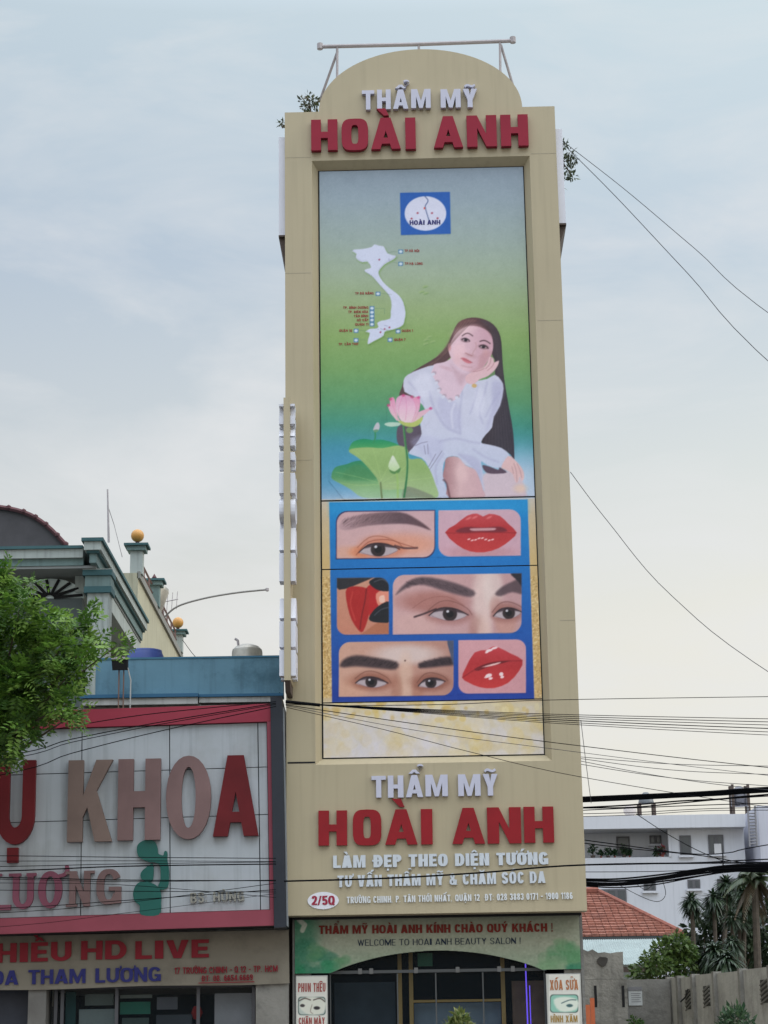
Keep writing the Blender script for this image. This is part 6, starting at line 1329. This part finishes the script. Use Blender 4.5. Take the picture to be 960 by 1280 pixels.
for q in ((858, 1237, 863, 1262), (880.5, 1232, 887, 1258), (952, 1224, 960, 1254)): slot(*q)
MB().tube([FF.p3(851, 1252, -.05), FF.p3(857, 1246, -.08), FF.p3(860, 1236, -.03)], .015, 5).build('bent_wire', dark, fen)
# orange boards by the door
og = mat('orange_paint', (.50, .13, .05), .6, .15, 4)
for (x, y, lab, yy) in ((734.5, 1256, 'shorter orange upright board against the tower side', 30.9), (740, 1247.5, 'taller orange upright board, farther from the tower', 31.0)):
    p = P(x, y, yy); t_ = thing('barrier_board', lab, 'board', None, (p.x, yy, .146)); h = p.z - .146
    MB().box(-.032, .032, -.02, .02, 0, h).build('upright', og, t_); MB().box(-.12, .12, -.1, .1, -.0, .05).build('foot', brown_d, t_)

# ------------------------------------------------------------------ garden plants behind the fence
def spiky(name, label, trunk_px, heads, Y, leaf_L, n, cols, seed, droop=.45, group=None, width=.075):
    rng = np.random.default_rng(seed); p0 = P(*trunk_px, Y); t_ = thing(name, label, 'plant', None, (p0.x, Y, 0), group); k = F_PX / Y
    tk = MB(); hs = []
    for (hx, hy, hr, dy) in heads:
        h = P(hx, hy, Y + dy); hs.append((h - t_.location, hr / k))
    for h, r_ in hs: tk.tube([(0, 0, 0), (h.x * .35, h.y * .4, h.z * .55), tuple(h)], [.075, .05, .04], 7)
    tk.build('trunk', mat('palm_trunk', (.09, .075, .06), .95, .3, 8, .6), t_)
    for h, r_ in hs:
        V, Fc, C = [], [], []
        for i in range(n):
            a = rng.uniform(0, 2 * math.pi); el = math.asin(rng.uniform(-.75, 1)); L_ = r_ * rng.uniform(.85, 1.3)
            d = np.array([math.cos(a) * math.cos(el), math.sin(a) * math.cos(el), math.sin(el)]); sd = np.cross(d, [0, 0, 1.]); sd /= np.linalg.norm(sd) + 1e-9
            c = np.array(cols[rng.integers(len(cols))]) * rng.uniform(.75, 1.3); i0 = len(V); w_ = width * L_ * 1.6
            for t, ww in ((0, .5), (.4, 1), (.75, .75), (1, .04)):
                q = np.array(h) + d * L_ * t + np.array([0, 0, -1]) * L_ * droop * t * t
                V.extend([q + sd * w_ * ww * .5, q - sd * w_ * ww * .5]); C.extend([c, c])
            for s_ in range(3): b = i0 + s_ * 2; Fc.append((b, b + 1, b + 3, b + 2))
        m_ = MB(); m_.v = [tuple(v) for v in V]; m_.f = Fc
        m_.build('leaf_head', attr_mat('blade_leaf', .4, .45, .15), t_, cols=np.concatenate([np.array(C), np.ones((len(C), 1))], 1))
    return t_
DK = [(.028, .052, .028), (.04, .07, .036), (.02, .04, .022), (.055, .085, .045)]
spiky('dragon_tree', 'slim dragon tree with one spiky round head, nearest the tiled roof', (866, 1215), [(864.5, 1125, 17, 0), (866, 1136, 14, .2)], 46, 0, 210, DK, 21)
spiky('dragon_tree', 'two-headed dark dragon tree between the single-headed one and the palm', (893, 1220), [(892, 1122, 18, 0), (893, 1136, 14, .2), (908, 1104, 18, .4), (909, 1118, 15, .5)], 46.5, 0, 210, DK, 22)
spiky('dragon_tree', 'low forked dragon tree in front of the palm trunk', (922, 1225), [(930, 1116, 19, .3), (931, 1132, 16, .2), (914, 1146, 14, -.4), (924, 1150, 15, .2)], 45, 0, 230, DK, 23)
spiky('agave_clump', 'big dark green clump of drooping sword leaves above the fence', (893, 1225), [(893, 1190, 28, 0), (908, 1200, 24, -.5), (875, 1200, 22, .4), (915, 1178, 18, .3)], 43, 0, 210, DK, 24, .6)
# the palm on the right edge
YP = 44.0; k = F_PX / YP; p0 = P(944, 1220, YP); pal = thing('palm', 'ragged palm with hanging fronds on the right edge behind the fence', 'palm tree', None, (p0.x, YP, 0))
hd = P(943, 1098, YP) - pal.location
MB().tube([(0, 0, 0), (.05, 0, hd.z * .5), tuple(hd)], [.12, .085, .07], 8).build('trunk', MATS['palm_trunk'], pal)
rng = np.random.default_rng(31); q = MB(); C = []
PG = [(.04, .07, .028), (.055, .085, .035), (.03, .055, .022), (.075, .09, .045)]
for i in range(26):
    a = i * 2.4 + rng.uniform(-.2, .2); el = rng.uniform(.25, 1.35); L_ = rng.uniform(26, 46) / k
    base = np.array(hd); d = np.array([math.cos(a) * math.cos(el), math.sin(a) * math.cos(el), math.sin(el)]); old = i % 4 == 0
    if old: d[2] = -.5
    sd0 = np.cross(d, [0, 0, 1.]); sd0 /= np.linalg.norm(sd0) + 1e-9; prev = None
    for s_ in range(22):
        t = s_ / 21; pt = base + d * L_ * t + np.array([0, 0, -1]) * L_ * .75 * t ** 2.2
        for sg in (-1, 1):
            ln = L_ * .24 * math.sin(math.pi * min(1, t * .9 + .12)) + .05; dd = sd0 * sg * .8 + d * .5 + np.array([0, 0, -.55 - .5 * t]); dd /= np.linalg.norm(dd); w2 = np.cross(dd, [0, .3, 1.]); w2 /= np.linalg.norm(w2); w2 *= .022
            c = np.array(PG[rng.integers(4)] if not old else (.10, .08, .05)) * rng.uniform(.75, 1.25); i0 = len(q.v)
            q.v += [tuple(pt - w2), tuple(pt + w2), tuple(pt + dd * ln * .6 + w2 * .7 + np.array([0, 0, -.02])), tuple(pt + dd * ln + np.array([0, 0, -.10 * ln])), tuple(pt + dd * ln * .6 - w2 * .7 + np.array([0, 0, -.02]))]
            q.f.append((i0, i0 + 1, i0 + 2, i0 + 3, i0 + 4)); C += [c] * 5
q.build('fronds', attr_mat('blade_leaf', .4, .45, .15), pal, cols=np.concatenate([np.array(C), np.ones((len(C), 1))], 1))
def bush(label, blobs_px, Y, n, size, cols, seed, ratio=.5):
    p = P(blobs_px[0][0], 1220, Y); t_ = thing('garden_bush', label, 'bush', None, (p.x, Y, 0)); k = F_PX / Y
    bl = [tuple(P(x, y, Y + random.uniform(-.5, .5)) - t_.location) + (r_ / k,) for x, y, r_ in blobs_px]
    leaf_mesh('foliage', bl, n, size, cols, t_, ratio, .25, 0, None, seed); s_ = MB()
    for b in bl: s_.tube([(0, 0, 0), (b[0] * .5, b[1] * .5, b[2] * .6), b[:3]], [.05, .03, .01], 5)
    s_.build('stem', bark, t_)
bush('bright light-green bush leaning out over the canopy corner', [(832, 1190, 18), (846, 1182, 18), (852, 1200, 20), (820, 1204, 15), (806, 1214, 13), (838, 1214, 18), (858, 1190, 12), (812, 1196, 9), (795, 1219, 8)], 42.5, 2000, .13, [(.07, .12, .028), (.10, .155, .04), (.045, .085, .02)], 41)
bush('dark broad-leaved mass of shrubs filling the gap under the dragon trees', [(880, 1165, 22), (900, 1160, 24), (918, 1165, 22), (870, 1185, 20), (893, 1150, 18), (930, 1185, 28), (945, 1170, 26), (950, 1195, 34), (955, 1130, 26), (925, 1140, 24), (905, 1135, 18), (940, 1205, 26), (880, 1208, 22), (962, 1150, 24)], 47.5, 2600, .20, [(.02, .04, .018), (.035, .06, .025), (.016, .03, .014)], 42)
bush('small green tuft growing at the foot of the dark garden wall', [(793, 1277, 7), (797, 1281, 8)], 39.4, 220, .07, [(.04, .10, .02), (.07, .13, .03)], 43)

# ------------------------------------------------------------------ overhead cables
cab = mat('cable_black', (.004, .0045, .006), .9, spec=.08); cabg = mat('cable_grey', (.06, .06, .065), .8, spec=.1)
def cable(pts, wpx, label, Ya, Yb=None, group=None, m_=None, sag=0.0, name='overhead_cable'):
    Yb = Ya if Yb is None else Yb; pts = list(pts); x0, x1 = pts[0][0], pts[-1][0]
    if x1 >= 985: (xa, ya), (xb, yb) = pts[-2:]; pts.append((1440, yb + (yb - ya) / (xb - xa) * 455 * .8))      # on to the next pole
    if x0 <= -25: (xa, ya), (xb, yb) = pts[:2]; pts.insert(0, (-560, ya - (yb - ya) / (xb - xa) * 535 * .6))
    n = len(pts)
    pp = curve(pts, 6) if n > 2 else [(pts[0][0] + (pts[1][0] - pts[0][0]) * t / 12, pts[0][1] + (pts[1][1] - pts[0][1]) * t / 12 + sag * 4 * (t / 12) * (1 - t / 12)) for t in range(13)]
    w_ = [P(x, y, Ya + (Yb - Ya) * min(1.0, max(0.0, (x - x0) / (x1 - x0 + 1e-6)))) for x, y in pp]
    o0 = w_[0]; q = MB().tube([v - o0 for v in w_], wpx * Ya / F_PX / 2, 5); o = q.build(name, m_ or cab); o.location = o0
    return prop(o, label, 'cable', group)
pp_ = P(1440, 1100, 29.4)
pole = thing('utility_pole', 'grey concrete utility pole that the street cables run to', 'pole', None, (pp_.x, 29.4, .146))
MB().lathe([(.19, 0), (.11, 11.5), (0, 11.5)], (0, 0, 0), 14).build('shaft', concrete, pole)
for z_ in (5.0, 6.6, 10.4): MB().box(-.06, .06, -1.0, 1.4, z_, z_ + .1).build('crossarm', brown_d, pole)
G_FAN = 'cables fanning out across the foot of the advert'
for ye_, wv in ((898, .9), (902, 1.0), (906, .9), (910.5, 1.2), (915, .9), (919, .8)):
    cable([(357, 878.5), (400, 880.5 + (ye_ - 898) * .05), (520, 886 + (ye_ - 898) * .22), (700, 893 + (ye_ - 898) * .55), (985, ye_ + 1)], wv, 'thin black cable in the tight fan crossing the pale gold sheet of the advert', 28.9, 28.4, G_FAN)
cable([(357, 880), (420, 882), (560, 880.5), (690, 875), (985, 870.5)], .9, 'topmost single cable, nearly level across the foot of the blue picture frame', 28.9, 28.4)
cable([(357, 877), (400, 881.5)], 4.2, 'short thick knot of cables at the tower edge where the fan starts', 28.88)
cable([(357, 881), (520, 905), (690, 928), (985, 962)], 1.0, 'lone black cable dropping steadily below the fan across the gold sheet', 28.9, 28.4)
cable([(357, 882), (520, 913), (690, 936), (985, 972)], .7, 'faint grey cable just below the lone dropping black one', 28.9, 28.4, None, cabg)
cable([(357, 884), (480, 912), (586, 939.5), (725, 971), (985, 1012)], .8, 'lowest thin cable slanting past the white top line of the lower sign', 28.9, 28.4)
cable([(355, 1101.5), (480, 1098), (600, 1091), (735, 1081), (985, 1078)], 2.2, 'thick black cable drawn straight across the lower raised lettering', 28.9, 29.2)
# guy wires up in the sky
cable([(700, 174), (780, 236), (870, 312), (985, 409)], .9, 'upper of the two guy wires leaving the tower top', 30.5, 28, 'guy wires from the tower top', cabg)
cable([(700, 176), (770, 246), (860, 342), (985, 474)], 1.0, 'lower of the two guy wires leaving the tower top', 30.5, 28, 'guy wires from the tower top', cabg)
cable([(713, 590), (760, 652), (840, 745), (985, 856)], .9, 'sagging wire leaving the tower flank halfway down the right sky', 30.5, 28, None, cabg)
cable([(726, 900), (732, 950), (739, 1004)], .8, 'near-upright thin wire hanging beside the tower above the thick bundle', 30.5, 30.6, None, cabg)
# right-hand fans and bundles (fixed to the tower flank)
G_R = 'thin cables spreading right from the tower flank'
for (y0, y1, sg) in ((946, 958, 3), (948, 969, 4), (951, 990, 2), (955, 984, 3)): cable([(724, y0), (840, (y0 + y1) / 2 + sg), (985, y1)], .8, 'thin slack cable in the open sky just above the thick bundle', 30.8, 30, G_R, cabg)
def bundle(path, strands, label, group, Y0, Y1):
    for i, (dy, amp, wv) in enumerate(strands):
        pts = [(x, y + dy + amp * math.sin(.03 * x + i * 1.7)) for x, y in path]
        cable(pts, wv, label, Y0 + .01 * i, Y1 + .01 * i, group)
up_path = [(722, 999.5), (790, 997), (850, 994), (900, 991), (985, 986)]
bundle(up_path, [(-2.5, .3, 2.6), (-1, .2, 3.0), (1, .3, 3.0), (2.4, .4, 2.4), (0, .4, 2.6)], 'heavy black strand lashed into the upper thick bundle passing the roof tanks', 'strands of the upper thick cable bundle', 30.9, 30.2)
bundle([(722, 1009.5), (790, 1007), (850, 1001), (900, 998), (985, 992)], [(0, .8, 2.0), (1.8, 1.2, 1.6)], 'looser black strand hanging just under the upper thick bundle', 'loose strands below the upper bundle', 30.9, 30.2)
bundle([(722, 1013), (800, 1010), (880, 1006), (985, 1004)], [(0, .4, 1.2), (5, .6, .9), (8, .5, .8)], 'slack thin cable against the apartment parapet', 'slack thin cables against the apartment roof', 30.9, 30.2)
cable([(795, 1017), (830, 1040), (870, 1062), (905, 1077)], 1.0, 'single cable slanting down across the apartment windows', 31, 30.6)
cable([(722, 1049), (790, 1058), (860, 1067), (910, 1066), (985, 1052)], 1.3, 'sagging cable low across the upper apartment windows, upper of the pair', 30.9, 30.2)
cable([(722, 1053), (790, 1061), (880, 1070), (985, 1086)], 1.2, 'sagging cable low across the upper apartment windows, lower of the pair', 30.9, 30.2)
cable([(722, 1081.5), (800, 1080), (880, 1078), (985, 1073)], 1.6, 'single black cable running level along the terrace parapet', 30.9, 30.2)
cable([(722, 1090), (830, 1089), (985, 1083)], .9, 'thin cable hugging the top of the lower thick bundle', 30.9, 30.2)
lo_path = [(722, 1103), (770, 1104), (820, 1099), (870, 1091), (915, 1085.5), (985, 1085)]
bundle(lo_path, [(-4.5, .8, 2.2), (-2.4, .6, 2.6), (-.4, .8, 2.8), (1.6, .6, 2.8), (3.6, 1.0, 2.2), (5.2, 1.4, 1.6), (.5, 1.6, 2.0)], 'heavy black strand in the sagging lower thick bundle above the tiled roof', 'strands of the lower thick cable bundle', 30.9, 30.2)
cable([(770, 1104), (800, 1120), (822, 1127), (832, 1118), (828, 1100)], .8, 'loose loop of cable hanging out of the lower thick bundle', 30.85)
cable([(790, 1100), (806, 1112), (816, 1104), (810, 1097)], .7, 'small tight cable loop under the lower thick bundle', 30.85)
cable([(904, 1085), (903.5, 1066)], 1.6, 'short upright cable tie linking the sagging pair to the lower bundle', 30.5)
# across the clinic
G_L1 = 'cables slanting up across the top of the clinic signboard'
for (ya, yb, wv) in ((945, 879, 1.3), (950, 880.5, 1.0), (969, 883, 1.2)): cable([(-25, ya + 5), (90, ya + (yb - ya) * .32), (200, ya + (yb - ya) * .64), (345, yb)], wv, 'black cable slanting up over the tops of the big raised letters', 29.3, 29.5, G_L1)
cable([(60, 913), (180, 893.5), (345, 877)], 1.2, 'cable slanting along the red top rail of the signboard', 29.3, 29.5)
cable([(228, 800), (262, 835), (350, 866)], .8, 'thin wire drooping across the blue parapet from the villa', 40, 31)
G_L2 = 'cables strung level across the middle of the clinic signboard'
for (ya, ym, yb, wv) in ((1069, 1071.5, 1073, 1.0), (1076, 1076, 1077, .8), (1089, 1083, 1080, 1.6), (1083, 1080, 1077.5, .9), (1096, 1100, 1101, 1.3), (1098, 1102, 1100, .8), (1112, 1114, 1115, .9), (1136, 1126, 1112, 1.0), (1142, 1129, 1104, .8), (1103, 1106, 1122, .7), (1160, 1142, 1117, .6)):
    cable([(-25, ya + .5), (150, ym), (345, yb)], wv, 'black cable in the ragged group crossing the lower half of the white panels', 29.4 + random.uniform(-.06, .06), 29.5, G_L2)
